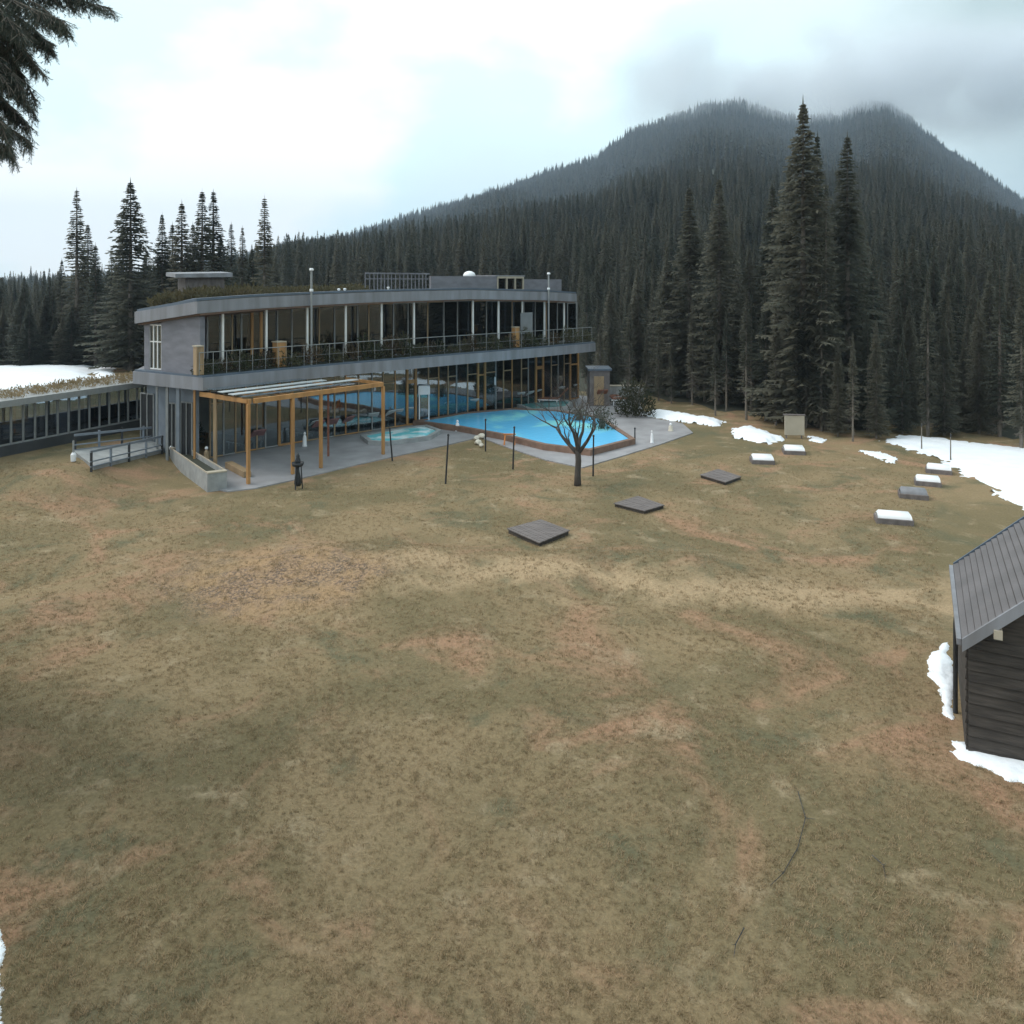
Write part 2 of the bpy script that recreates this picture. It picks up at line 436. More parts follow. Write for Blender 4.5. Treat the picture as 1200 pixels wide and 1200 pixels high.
az = np.linspace(-1.7, 1.7, 300); Ys = np.concatenate([np.linspace(82, 300, 50), np.linspace(308, 1300, 110), np.linspace(1330, 2200, 20)])
AZ, YH = np.meshgrid(az, Ys); ZH = hill(AZ, YH)
V = np.stack([AZ * YH, YH, ZH], -1).reshape(-1, 3); nx, ny = len(az), len(Ys)
idx = np.arange(nx * ny).reshape(ny, nx); Fq = np.stack([idx[:-1, :-1], idx[:-1, 1:], idx[1:, 1:], idx[1:, :-1]], -1).reshape(-1, 4)
o = bpy.data.objects.new('hills', np_mesh('hills', V, Fq, 4, M['soil'], True)); COL.objects.link(o); tag(o, 'forested mountain slopes under low cloud', None, None, 'structure')

# dark needle-covered floor under the trees
fx, fy = np.meshgrid(np.linspace(-1.6, 1.6, 220), np.linspace(0, 1, 26))
fpx = 600 + F * fx
y_edge = np.interp(fpx, [-900, 0, 140, 165, 640, 700, 760, 850, 900, 960, 1000, 1050, 1120, 1200, 1400, 2100], [64, 63.5, 62.5, 58, 60, 54.5, 52.5, 47.5, 45, 42, 41, 43, 41.5, 38, 34, 30]) + .8 * np.sin(fpx * .11) + .5 * np.sin(fpx * .043)
fY = y_edge + (90 - y_edge) * fy; fX = fx * fY
V = np.stack([fX, fY, gz(fX, fY) + .03 - .6 * sm((fY - 82) / 20) - .05 * (fy == 0)], -1).reshape(-1, 3)
idx = np.arange(fx.size).reshape(fx.shape); Fq = np.stack([idx[:-1, :-1], idx[:-1, 1:], idx[1:, 1:], idx[1:, :-1]], -1).reshape(-1, 4)
o = bpy.data.objects.new('forest_floor', np_mesh('forest_floor', V, Fq, 4, M['soil'], True)); COL.objects.link(o); tag(o, 'dark needle covered ground under the spruces', None, None, 'structure')

# ------------------------------------------------------------------ snow patches
def inpoly(px_, py_, poly):
    ins = np.zeros(px_.shape, bool); dist = np.full(px_.shape, 1e9)
    n = len(poly)
    for i in range(n):
        x1, y1 = poly[i][0], poly[i][1]; x2, y2 = poly[(i + 1) % n][0], poly[(i + 1) % n][1]
        c = ((y1 > py_) != (y2 > py_)) & (px_ < (x2 - x1) * (py_ - y1) / (y2 - y1 + 1e-12) + x1); ins ^= c
        L2 = (x2 - x1) ** 2 + (y2 - y1) ** 2 + 1e-9
        t = np.clip(((px_ - x1) * (x2 - x1) + (py_ - y1) * (y2 - y1)) / L2, 0, 1)
        dist = np.minimum(dist, np.hypot(px_ - x1 - t * (x2 - x1), py_ - y1 - t * (y2 - y1)))
    return np.where(ins, dist, -dist)
def vnoise(x, y, s):
    x = x * s; y = y * s
    return (np.sin(x * 1.3 + 1.7 * np.sin(y * .9)) + np.sin(y * 1.7 + 1.3 * np.sin(x * 1.1 + 2)) + .6 * np.sin(x * 3.1 + y * 2.3) + .6 * np.sin(y * 3.7 - x * 2.9 + 1) + .4 * np.sin(x * 7.1 - y * 5.3) + .4 * np.sin(y * 8.3 + x * 6.1)) / 3
def snow(pix, label, step=.12, edge=.35, thick=.14, soft=.5):
    poly = [G(*p) for p in pix]
    x0, x1 = min(p.x for p in poly) - .5, max(p.x for p in poly) + .5; y0, y1 = min(p.y for p in poly) - .5, max(p.y for p in poly) + .5
    X, Y = np.meshgrid(np.arange(x0, x1, step), np.arange(y0, y1, step))
    dd = inpoly(X, Y, poly) + edge * (.6 * vnoise(X, Y, min(3.0, .8 / edge)) + .5 * vnoise(Y + 3, X * 1.3, min(5.2, 1.7 / edge)))
    h = thick * (1 - np.exp(-np.maximum(dd, -.05) / soft)) + .02 * vnoise(X, Y, 3) * np.clip(dd, 0, 1)
    Z = gz(X, Y) + np.where(dd > 0, h + .008, -.03)
    ok = dd > -step * 1.2
    n_y, n_x = X.shape; idx = np.arange(n_x * n_y).reshape(n_y, n_x)
    okc = ok[:-1, :-1] & ok[1:, :-1] & ok[:-1, 1:] & ok[1:, 1:]
    q = np.stack([idx[:-1, :-1], idx[:-1, 1:], idx[1:, 1:], idx[1:, :-1]], -1)[okc]
    if len(q) == 0: return
    used = np.unique(q); remap = -np.ones(n_x * n_y, int); remap[used] = np.arange(len(used))
    V = np.stack([X, Y, Z], -1).reshape(-1, 3)[used]
    o = bpy.data.objects.new('snow', np_mesh('snow', V, remap[q], 4, M['snow'], True)); COL.objects.link(o)
    tag(o, label, None, None, 'stuff')
snow([(1101, 757), (1111, 752), (1117, 795), (1116, 843), (1104, 838), (1101, 806), (1088, 792), (1087, 772)], 'narrow bright snow strip beside the low hut', .04, .07, .10, .2)
snow([(1112, 866), (1135, 872), (1165, 880), (1225, 892), (1225, 926), (1180, 913), (1150, 900), (1122, 889)], 'snow strip along the gable foot of the hut', .04, .10, .10, .2)
snow([(1033, 516), (1060, 510), (1100, 514), (1150, 520), (1300, 534), (1330, 650), (1225, 612), (1190, 592), (1150, 566), (1118, 549), (1085, 533)], 'large snowfield at the right edge of the lawn', .2, .55, .16, .6)
snow([(748, 487), (766, 482), (790, 485), (852, 495), (838, 500), (795, 494)], 'snow bank at the forest foot behind the pool', .15, .35, .35, .5)
snow([(860, 503), (880, 501), (921, 516), (900, 521), (860, 513)], 'snow patch left of the tan board', .12, .3, .3, .4)
snow([(948, 511), (968, 515), (962, 519), (948, 517)], 'small snow scrap right of the tan board', .08, .25, .12, .3)
snow([(1003, 527), (1030, 530), (1058, 541), (1046, 543), (1015, 534)], 'thin broken snow streaks on the upper lawn', .08, .4, .08, .3)
snow([(-300, 436), (60, 429), (106, 430), (109, 448), (104, 466), (40, 474), (-260, 490)], 'snowfield beyond the glazed corridor on the left', .4, .8, .3, .8)
snow([(112, 430), (133, 430), (134, 452), (114, 452)], 'snow between the tall spruces left of the building', .3, .7, .25, .6)
snow([(-30, 1082), (2, 1088), (5, 1112), (-3, 1150), (3, 1180), (6, 1240), (-30, 1240)], 'snow scrap at the lower left corner of the lawn', .03, .06, .05, .1)

# ------------------------------------------------------------------ building
def catmull(P, n=8):
    out = []
    P = [Vector(p) for p in P]; Q = [P[0] * 2 - P[1]] + P + [P[-1] * 2 - P[-2]]
    for i in range(1, len(Q) - 2):
        for k in range(n):
            t = k / n
            out.append(.5 * (2 * Q[i] + (Q[i + 1] - Q[i - 1]) * t + (2 * Q[i - 1] - 5 * Q[i] + 4 * Q[i + 1] - Q[i + 2]) * t * t + (3 * Q[i] - Q[i - 1] - 3 * Q[i + 1] + Q[i + 2]) * t ** 3))
    out.append(P[-1]); return out
S = catmull([(-12.5, 31.9), (-10.1, 34.7), (-7.2, 37.8), (-2.6, 42.2), (1.4, 46.0), (5.3, 50.0)], 6)
def off(poly, d_):
    out = []
    for i, p in enumerate(poly):
        t = (poly[min(i + 1, len(poly) - 1)] - poly[max(i - 1, 0)]).normalized(); out.append(p + Vector((-t.y, t.x)) * d_)
    return out
def at_px(poly, px):
    """point and tangent where a facade line crosses a photo column"""
    k = (px - 600) / F
    for i in range(len(poly) - 1):
        a, b = poly[i], poly[i + 1]; fa, fb = a.x - k * a.y, b.x - k * b.y
        if fa <= 0 <= fb or (i == 0 and fa > 0) or (i == len(poly) - 2 and fb < 0):
            t = fa / (fa - fb); return a.lerp(b, t), (b - a).normalized()
def cut(poly, px0, px1):
    a, _ = at_px(poly, px0); b, _ = at_px(poly, px1)
    mid = [p for p in poly if (px0 + 1 < 600 + F * p.x / p.y < px1 - 1)]
    return [a] + mid + [b]
def px_of(p): return 600 + F * p.x / p.y
BL, BLB, BRB = Vector((-16.45, 34.2)), Vector((-18.3, 41.5)), Vector((-2.0, 57.5))
B = thing('spa_building', (-6, 42, 0), 'long curved two storey glass fronted building with a planted balcony', 'building')
def zr(p):
    x = px_of(p); return float(np.interp(x, [150, 228, 300, 430, 551, 640, 700], [6.42, 6.98, 7.12, 7.27, 7.34, 7.18, 6.93]))
foot = [BL] + S + [BRB, BLB]
part(MB().prism(foot, 3.38, 3.90), 'balcony_slab', M['fascia'], B)
part(MB().strip([BL + Vector((.05, .08))] + off(S, .08), [BL + Vector((.2, .3))] + off(S, .3), 3.902, 3.98), 'slab_coping', M['coping'], B)
Sr = cut(off(S, .55), 231, 676)
rl = BL + Vector((.05, .05))
rf = [rl] + Sr + [BRB, BLB]
zt = [zr(p) for p in rf]
part(MB().prism(rf, [z - .50 for z in zt], zt), 'roof_slab', M['fascia'], B)
part(MB().prism([p + (Vector((-8, 45)) - p) * .012 for p in rf], [z - .58 for z in zt], [z - .502 for z in zt]), 'roof_soffit', M['soffit'], B)
part(MB().prism([p + (Vector((-8, 45)) - p) * .01 for p in rf], [z + .003 for z in zt], [z + .03 for z in zt]), 'roof_gravel', M['darkgravel'], B)
cA = [rl + Vector((.06, .1))] + [p + Vector((-.05, .05)) for p in Sr]; cB = [rl + Vector((.3, .4))] + off(Sr, .35)
part(MB().strip(cA, cB, [zr(p) + .002 for p in [rl] + Sr], [zr(p) + .12 for p in [rl] + Sr]), 'roof_coping', M['coping'], B)
# end wall upper (with its window opening) and lower
def wallseg(mb, a, b, th, z0, z1):
    a, b = Vector(a), Vector(b); t = (b - a).normalized(); n = Vector((-t.y, t.x)) * th
    return mb.prism([a, b, b + n, a + n], z0, z1)
eu0, eu1 = BL + Vector((.38, .25)), S[0] + Vector((-.42, .75))
te = (eu1 - eu0); 
def ept(px):
    k = (px - 600) / F; a, b = eu0, eu1; fa, fb = a.x - k * a.y, b.x - k * b.y; return a.lerp(b, fa / (fa - fb))
w0, w1 = ept(175), ept(189)
mb = MB(); wallseg(mb, eu0, w0, .25, 3.902, 6.0); wallseg(mb, w1, eu1, .25, 3.902, 6.35)
wallseg(mb, w0, w1, .25, 5.95, 6.02); wallseg(mb, w0, w1, .25, 3.902, 4.0)
wallseg(mb, eu0 - te * 0, eu1, .23, 6.36, 6.40) if False else None
part(mb, 'end_wall', M['cladding'], B)
mb = MB()
for q in (0, .33, .66, 1): p = w0.lerp(w1, q); mb.box((p.x, p.y + .05, 4.97), (.05, .06, 1.92))
for z in (4.03, 5.2, 5.92): mb.bar((w0.x, w0.y + .05, z), (w1.x, w1.y + .05, z), .045, .05)
wf = part(mb, 'window', M['whitepaint'], B)
sub(MB().prism([w0 + Vector((0, .06)), w1 + Vector((0, .06)), w1 + Vector((0, .08)), w0 + Vector((0, .08))], 4.0, 5.94), 'pane', M['glass'], wf)
for h in (.6,):
    p = w0.lerp(w1, .5)
lw0, lw1 = BL + Vector((.45, .35)), S[0] + Vector((-.9, 1.25))
part(wallseg(MB(), lw0, lw1, .3, 0, 3.378), 'lower_end_wall', M['greyblue'], B)
def lwp(px, o_=.06):
    k = (px - 600) / F; a, b = lw0, lw1; fa, fb = a.x - k * a.y, b.x - k * b.y; p = a.lerp(b, fa / (fa - fb)); t = (lw1 - lw0).normalized(); return p + Vector((t.y, -t.x)) * o_ * (1 if t.y < 0 else 1)
for pa, pb_, z0_, z1_ in ((166, 181, .9, 2.9), (198, 207, .1, 2.6), (213, 226, .1, 2.7)):
    a, b = lwp(pa, -.0), lwp(pb_, -.0); t = (b - a).normalized(); n_ = Vector((t.y, -t.x)) * .04
    if n_.y > 0: n_ = -n_
    mb = MB()
    for q in (0, .5, 1): p = a.lerp(b, q) + n_ * 1.0; mb.box((p.x, p.y, (z0_ + z1_) / 2), (.05, .06, z1_ - z0_))
    mb.bar(((a + n_).x, (a + n_).y, z1_), ((b + n_).x, (b + n_).y, z1_), .05, .06)
    wf = part(mb, 'window' if z0_ > .5 else 'door', M['greymetal'], B)
    sub(MB().prism([a, b, b + n_ * .6, a + n_ * .6] , z0_, z1_), 'pane', M['coping'] if False else M['black'], wf)
# column and vertical panel strips on the lower end wall
for px, m_, wd in ((209, 'greyblue', .14), (196, 'greymetal', .10), (228, 'wood', .08), (184, 'greymetal', .08)):
    k = (px - 600) / F; a, b = lw0 + Vector((-.25, -.35)), lw1 + Vector((-.25, -.35)); fa, fb = a.x - k * a.y, b.x - k * b.y; p = a.lerp(b, fa / (fa - fb))
    part(MB().box((p.x, p.y, 1.69), (wd, wd, 3.37)), 'post', M[m_], B)
# glazed storeys
def glazing(curve, pxs, z0, ztop, frame_m, doors, hsplit=None, fw=.06):
    for i in range(len(pxs) - 1):
        a, ta = at_px(curve, pxs[i]); b, tb = at_px(curve, pxs[i + 1])
        z1a = ztop(a) if callable(ztop) else ztop; z1b = ztop(b) if callable(ztop) else ztop
        isdoor = pxs[i] in doors
        mb = MB(); m_ = M['wood'] if isdoor else M[frame_m[i % len(frame_m)]]
        n = Vector((-ta.y, ta.x)); f_ = fw * (1.9 if isdoor else 1)
        mb.bar((a.x, a.y, z0), (a.x, a.y, z1a), f_, f_, up=(ta.x, ta.y, 0))
        e0 = a + ta * f_ * .52; e1 = b - ta * f_ * .52
        if i == len(pxs) - 2 or isdoor:
            bb = b - ta * f_ * (.55 if isdoor else 0)
            mb.bar((bb.x, bb.y, z0), (bb.x, bb.y, z1b), f_, f_, up=(ta.x, ta.y, 0)); e1 = b - ta * f_ * 1.1
        zs = [z0 + .03, min(z1a, z1b) - .04] + ([2.35] if isdoor and z0 < 2 else []) + ([hsplit] if hsplit and i % 2 == 0 else [])
        for z in zs: mb.bar((e0.x, e0.y, z), (e1.x, e1.y, z), .045, .06 if not isdoor else .1)
        fr = part(mb, 'door' if isdoor else 'window', m_, B)
        p = [e0 + n * .01, e1 + n * .01, e1 + n * .025, e0 + n * .025]
        sub(MB().prism(p, z0 + .06, [z1a - .07, z1b - .07, z1b - .07, z1a - .07]), 'pane', M['glass_dark'] if z0 > 2 else M['glass'], fr)
upper = off(S, 2.3); lower = off(S, 2.25)
upx = [243, 258, 272, 283, 295, 307, 325, 342, 374, 392, 419, 432, 461, 478, 501, 520, 536, 553, 570, 585, 600, 614, 627, 640, 653, 665, 676]
glazing(upper, upx, 3.91, lambda p: zr(p) - .60, ['greymetal', 'greymetal', 'palewood'], {295}, None)
lpx = [246, 262, 276, 288, 301, 311, 327, 343, 360, 376, 392, 405, 420, 436, 449, 463, 477, 488, 502, 514, 525, 535, 548, 560, 569, 581, 590, 600, 611, 619, 628, 637, 646, 654, 661, 668, 678]
glazing(lower, lpx, .07, 3.375, ['palewood', 'greymetal', 'palewood', 'wood'], {327, 477, 560, 628, 668}, 2.45)
# interiors: floor, back walls
part(MB().prism([S[0] + Vector((-2.0, 1.7))] + off(S, 2.4) + [BRB + Vector((-.3, -.3)), BLB + Vector((.4, -.3))], .01, .06), 'ground_floor', M['interior_floor'], B)
bw = off(S, 6.2)[3:]
bw2 = off(S, 6.4)[3:]
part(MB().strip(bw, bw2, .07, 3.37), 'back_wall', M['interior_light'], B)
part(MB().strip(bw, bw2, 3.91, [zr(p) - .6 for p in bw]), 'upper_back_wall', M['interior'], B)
mb = MB(); 
for q, c in ((-1, 2.35),):
    a = off(S, c)[q]; b = off(S, 6.15)[q]; wallseg(mb, a, b, .15, .07, 3.37); wallseg(mb, a, b, .15, 3.91, zr(a) - .6)
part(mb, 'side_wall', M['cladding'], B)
# partitions and warm cabinets inside
for px, k, zlo, zhi, m_ in ((302, 4.2, 3.92, 6.2, 'teak'), (400, 4.0, 3.92, 6.3, 'wood'), (405, 4.6, .08, 3.3, 'cladding'), (520, 4.6, .08, 3.3, 'cladding'), (440, 4.8, 3.92, 6.3, 'cladding'), (590, 4.0, 3.92, 6.0, 'teak'), (610, 4.5, .08, 2.2, 'pinkfabric'), (545, 4.4, .08, 2.6, 'fabric'), (350, 5.0, .08, 1.2, 'palewood'), (470, 4.5, .08, 2.4, 'greyblue'), (650, 4.4, .08, 2.4, 'teak')):
    p, t = at_px(off(S, k), px); part(MB().box((p.x, p.y, (zlo + zhi) / 2), (.9, .35, zhi - zlo), math.atan2(t.y, t.x)), 'cabinet', M[m_], B)
# upper white columns
pc = off(S, 1.0)
for px in (261, 312, 360, 405, 447, 485, 554, 584, 612, 638, 661):
    p, t = at_px(pc, px); part(MB().box((p.x, p.y, (3.99 + zr(p) - .58) / 2), (.085, .085, zr(p) - .59 - 3.92), math.atan2(t.y, t.x)), 'column', M['whitepaint'], B)
# tall pipes rising past the roof edge
for px, zt_, r in ((365, 8.32, .05), (643, 8.25, .05)):
    p, t = at_px(off(S, .42), px)
    mb = MB().tube([(p.x, p.y, 3.7), (p.x, p.y, zt_)], r, 8)
    pp = part(mb, 'mast', M['greymetal'], B)
    sub(MB().lathe((p.x, p.y, zt_ - .02), [(.09, 0), (.11, .05), (.07, .12)], 10), 'cap', M['white'], pp)
    sub(MB().lathe((p.x, p.y, zr(p) + .15), [(.08, 0), (.09, .05), (.08, .12)], 10), 'collar', M['white'], pp)
# balcony railing
rl_ = off(S, .30)
mb = MB()
for i in range(len(rl_) - 1):
    a, b = rl_[i], rl_[i + 1]
    for z, r in ((4.90, .020), (4.42, .008)): mb.tube([(a.x, a.y, z), (b.x, b.y, z)], r, 5)
for i in range(0, len(rl_)):
    for q in (0,):
        if i == len(rl_) - 1 and q: continue
        p = rl_[i].lerp(rl_[min(i + 1, len(rl_) - 1)], q); mb.box((p.x, p.y, 4.44), (.022, .022, .92))
part(mb, 'railing', M['greymetal'], B)
# rooftop screens and units
r4 = off(S, 3.6)
def screen(px0, px1, z0, z1, th=.15, slats=False):
    c = cut(r4, px0, px1); mb = MB().strip(c, off(c, th), [zr(p) - .03 for p in c], z1)
    return mb
part(screen(505, 583, 7.2, 8.12), 'roof_screen', M['cladding'], B)
mb = MB()
c = cut(r4, 428, 503)
for i in range(len(c) - 1):
    a, b = c[i], c[i + 1]; n = max(1, int((b - a).length / .22))
    for k in range(n):
        p = a.lerp(b, k / n); mb.box((p.x, p.y, 7.75), (.05, .05, .92))
    mb.bar((a.x, a.y, 8.25), (b.x, b.y, 8.25), .08, .08); mb.bar((a.x, a.y, 7.95), (b.x, b.y, 7.95), .05, .05)
part(mb, 'roof_slat_fence', M['cladding'], B)
part(screen(614, 658, 7.2, 7.95), 'roof_screen', M['cladding'], B)
c = cut(r4, 583, 613); a, b = c[0], c[-1]; t = (b - a).normalized()
mb = MB()
for q in (0, .35, .68, 1): p = a.lerp(b, q); mb.box((p.x, p.y, 7.66), (.09, .09, .86), math.atan2(t.y, t.x))
for z in (7.27, 8.06): mb.bar((a.x, a.y, z), (b.x, b.y, z), .10, .12)
rw = part(mb, 'roof_window', M['tan'], B)
nn = Vector((-t.y, t.x))
sub(MB().prism([a + nn * .05, b + nn * .05, b + nn * .5, a + nn * .5], 7.25, 8.0), 'pane', M['glass'], rw)
part(MB().strip([a - t * .2, b + t * .2], [a + nn * 2 - t * .2, b + nn * 2 + t * .2], 8.13, 8.2), 'roof_window_cover', M['fascia'], B)
p, t = at_px(off(S, 4.0), 550)
part(MB().lathe((p.x, p.y, 8.1), [(.38, 0), (.38, .1), (.30, .24), (.15, .32), (.03, .34)], 16), 'roof_dome', M['white'], B, smooth=True)
# low roof cabin at left end of the roof
p = Vector((-15.2, 36.7)); q = Vector((-13.75, 37.7)); t = (q - p).normalized(); n_ = Vector((-t.y, t.x))
part(MB().prism([p, q, q + n_ * 1.6, p + n_ * 1.6], 6.5, 7.98), 'roof_cabin', M['weathered'], B)
part(MB().prism([p - t * .5 - n_ * .3, q + t * .3 - n_ * .3, q + t * .3 + n_ * 1.8, p - t * .5 + n_ * 1.8], [7.98, 8.02, 8.1, 8.06], [8.16, 8.22, 8.3, 8.24]), 'roof_cabin_top', M['fascia'], B)
# roof vents
for px, k in ((397, .9), (404, .9), (455, 2.8)):
    p, t = at_px(off(S, k), px); part(MB().lathe((p.x, p.y, zr(p)), [(.05, 0), (.05, .16), (.08, .17), (.08, .22), (.02, .24)], 10), 'roof_vent', M['white'], B)

# things on the balcony
def standing_box(px, k, w_, d_, z0, h, m_, label, name='wooden_cabinet', cat='cabinet'):
    p, t = at_px(off(S, k), px)
    o = thing(name, (p.x, p.y, z0), label, cat)
    r = math.atan2(t.y, t.x)
    mb = MB().box((p.x, p.y, z0 + h / 2), (w_, d_, h), r)
    part(mb, 'body', M[m_], o, bevel=.01)
    part(MB().box((p.x, p.y, z0 + h + .025), (w_ + .06, d_ + .06, .05), r), 'lid', M['tan'], o)
    for s_ in (-1, 1):
        pp = p + t * s_ * (w_ / 2 + .01) - Vector((-t.y, t.x)) * (d_ / 2 + .015)
        part(MB().box((pp.x, pp.y, z0 + h / 2), (.04, .03, h), r), 'corner_strip', M['palewood'], o)
standing_box(232, .5, .26, .3, 3.99, 1.15, 'palewood', 'narrow tan wooden post box at the left corner of the balcony')
standing_box(327, .62, .42, .4, 3.99, 1.1, 'wood', 'orange brown wooden cabinet on the balcony near the tall mast')
standing_box(604, .65, .3, .3, 3.99, 1.15, 'wood', 'narrow orange wooden cabinet on the balcony left of the grey panel')
p, t = at_px(off(S, .75), 617)
o = thing('display_panel', (p.x, p.y, 3.9), 'grey upright panel on legs standing on the balcony', 'panel')
r = math.atan2(t.y, t.x)
part(MB().box((p.x, p.y, 5.35), (.98, .05, 1.25), r), 'board', M['screen'], o)
for s_ in (-.4, .4): q = p + t * s_; part(MB().box((q.x, q.y + .05, 4.32), (.05, .05, .84), r), 'leg', M['black'], o)

# ------------------------------------------------------------------ leaf clump helpers
def leafcloud(n, rx, ry, rz_, size, rnd, up=.4, z0=0.0):
    V = []; 
    for _ in range(n):
        while True:
            a = Vector((rnd.uniform(-1, 1), rnd.uniform(-1, 1), rnd.uniform(0, 1)))
            if (a.x ** 2 + a.y ** 2 + (a.z) ** 2) < 1: break
        c = Vector((a.x * rx, a.y * ry, z0 + a.z * rz_))
        d_ = Vector((rnd.gauss(0, 1) + a.x, rnd.gauss(0, 1) + a.y, rnd.gauss(0, 1) + up * 2)).normalized()
        s_ = d_.cross(Vector((rnd.gauss(0, 1), rnd.gauss(0, 1), rnd.gauss(0, 1)))).normalized()
        L = size * rnd.uniform(.6, 1.4); W = L * .35
        V += [c, c + d_ * L * .5 + s_ * W * .5, c + d_ * L, c + d_ * L * .5 - s_ * W * .5]
    return np.array([tuple(v) for v in V])
def leafmesh(name, V, m):
    return np_mesh(name, V, np.arange(len(V)), 4, m)
def shrub_proto(k, m, rx, rz_, n=260, size=.12):
    rnd = random.Random(100 + k)
    V = leafcloud(n, rx, rx * .8, rz_, size, rnd, .5, .03)
    st = MB()
    for _ in range(9):
        a = rnd.uniform(0, 6.28); st.tube([(0, 0, 0), (math.cos(a) * rx * .4, math.sin(a) * rx * .3, rz_ * .5), (math.cos(a) * rx * .8, math.sin(a) * rx * .6, rz_ * rnd.uniform(.8, 1.15))], [.012, .008, .003], 4)
    return leafmesh('leaves', V, m), st
# balcony shrubs
shr = []
for k in range(4):
    lm, st = shrub_proto(k, M['shrub'] if k != 2 else M['brownshrub'], .52, .62 + .1 * k, 330, .15)
    e_ = thing('balcony_shrub', (0, 0, 0), 'dark evergreen shrub in the planted strip along the balcony edge', 'shrub', 'shrubs planted along the balcony edge')
    lo = bpy.data.objects.new('leaves', lm); COL.objects.link(lo); lo.parent = e_
    so_ = st.build('stems', M['deadtwig']); so_.parent = e_
    shr.append(e_)
pl = off(S, .66); first = set()
px = 243; i = 0
while px < 692:
    p, t = at_px(pl, px); k = i % 4
    o = shr[k] if k not in first else copy_tree(shr[k]); first.add(k)
    o.location = (p.x + R.uniform(-.1, .1), p.y + R.uniform(-.1, .1), 3.99); s_ = R.uniform(.75, 1.25); o.scale = (s_, s_, s_ * R.uniform(.8, 1.15)); o.rotation_euler = (0, 0, R.uniform(0, 6))
    px += R.uniform(9, 15); i += 1
# planter trough they stand in
part(MB().strip(off(S, .42), off(S, .92), 3.9, 4.02), 'planter_bed', M['soil'], B)

# planting on the roofs (too dense to count)
def roof_planting(name, label, pts, h, m):
    V = []
    rnd = random.Random(5)
    for (x, y, z, s_) in pts:
        V.append(leafcloud(16, .45 * s_, .45 * s_, h * s_, .22 * s_, rnd, 1.0) + np.array([x, y, z]))
    me = leafmesh(name, np.concatenate(V), m); o = bpy.data.objects.new(name, me); COL.objects.link(o); tag(o, label, None, None, 'stuff')
pts = []
for _ in range(1500):
    px = R.uniform(172, 428); k = R.uniform(1.2, 6.5)
    p, t = at_px(off(S, k), max(px, 236)); 
    if px < 236:
        q = R.uniform(0, 1); p = Vector((-16.0, 35.3)).lerp(Vector((-12.9, 33.6)), q) + Vector((-.3, 1)).normalized() * R.uniform(0, 4)
    s_ = R.uniform(.5, 1.1) * (1.15 if 150 < px < 300 else .9) * (.55 + .5 * min(1, k / 3))
    pts.append((p.x, p.y, zr(p) - .05, s_))
roof_planting('roof_plants', 'low brown green planting on the flat roof of the building', pts, .38, M['roofgrass'])

# ------------------------------------------------------------------ glazed corridor on the left
C0, C1 = Vector((-16.1, 38.2)), Vector((-21.3, 26.4))
cd = (C1 - C0).normalized(); cn = Vector((cd.y, -cd.x)) * -1    # towards camera side is -cn
if cn.y < 0: cn = -cn
cin = Vector((-abs(cd.y), cd.x if False else abs(cd.x)))        # inward (away from the lawn)
CB = thing('glazed_corridor', (C0.x, C0.y, 0), 'low glazed corridor with a grass roof running left from the building', 'corridor')
part(MB().prism([C0, C0 + cin * 3, C1 + cin * 3, C1], 2.95, 3.2), 'roof', M['greymetal'], CB)
part(MB().prism([C0 + cin * .5, C0 + cin * 2.6, C1 + cin * 2.6, C1 + cin * .5], 0, 1.35), 'base_wall', M['interior'], CB)
nb = 26; ci = cin * .55
for i in range(nb):
    a = C0.lerp(C1, i / nb) + ci; b = C0.lerp(C1, (i + 1) / nb) + ci
    mb = MB().box((a.x, a.y, 2.15), (.07, .07, 1.58)); e0 = a + cd * .04; e1 = b - cd * .04
    for z in (1.39, 2.9): mb.bar((e0.x, e0.y, z), (e1.x, e1.y, z), .04, .07)
    f_ = part(mb, 'window', M['greymetal'], CB)
    n_ = cin * .02
    sub(MB().prism([e0, e1, e1 + n_, e0 + n_][::-1], 1.43, 2.86), 'pane', M['glass_dark'], f_)
part(MB().prism([C0 + cin * 2.4, C0 + cin * 2.6, C1 + cin * 2.6, C1 + cin * 2.4], 1.352, 1.95), 'far_wall', M['cladding'], CB)
for i in range(0, nb, 2):
    a = C0.lerp(C1, i / nb) + cin * 2.5; part(MB().box((a.x, a.y, 2.45), (.08, .08, .99)), 'rear_mullion', M['greymetal'], CB)
pts = [(lambda p: (p.x, p.y, 3.18, R.uniform(.35, .6)))(C0.lerp(C1, R.random()) + cin * R.uniform(.3, 2.8)) for _ in range(420)]
roof_planting('corridor_roof_grass', 'dry brown grass on the corridor roof', pts, .35, M['straw'])

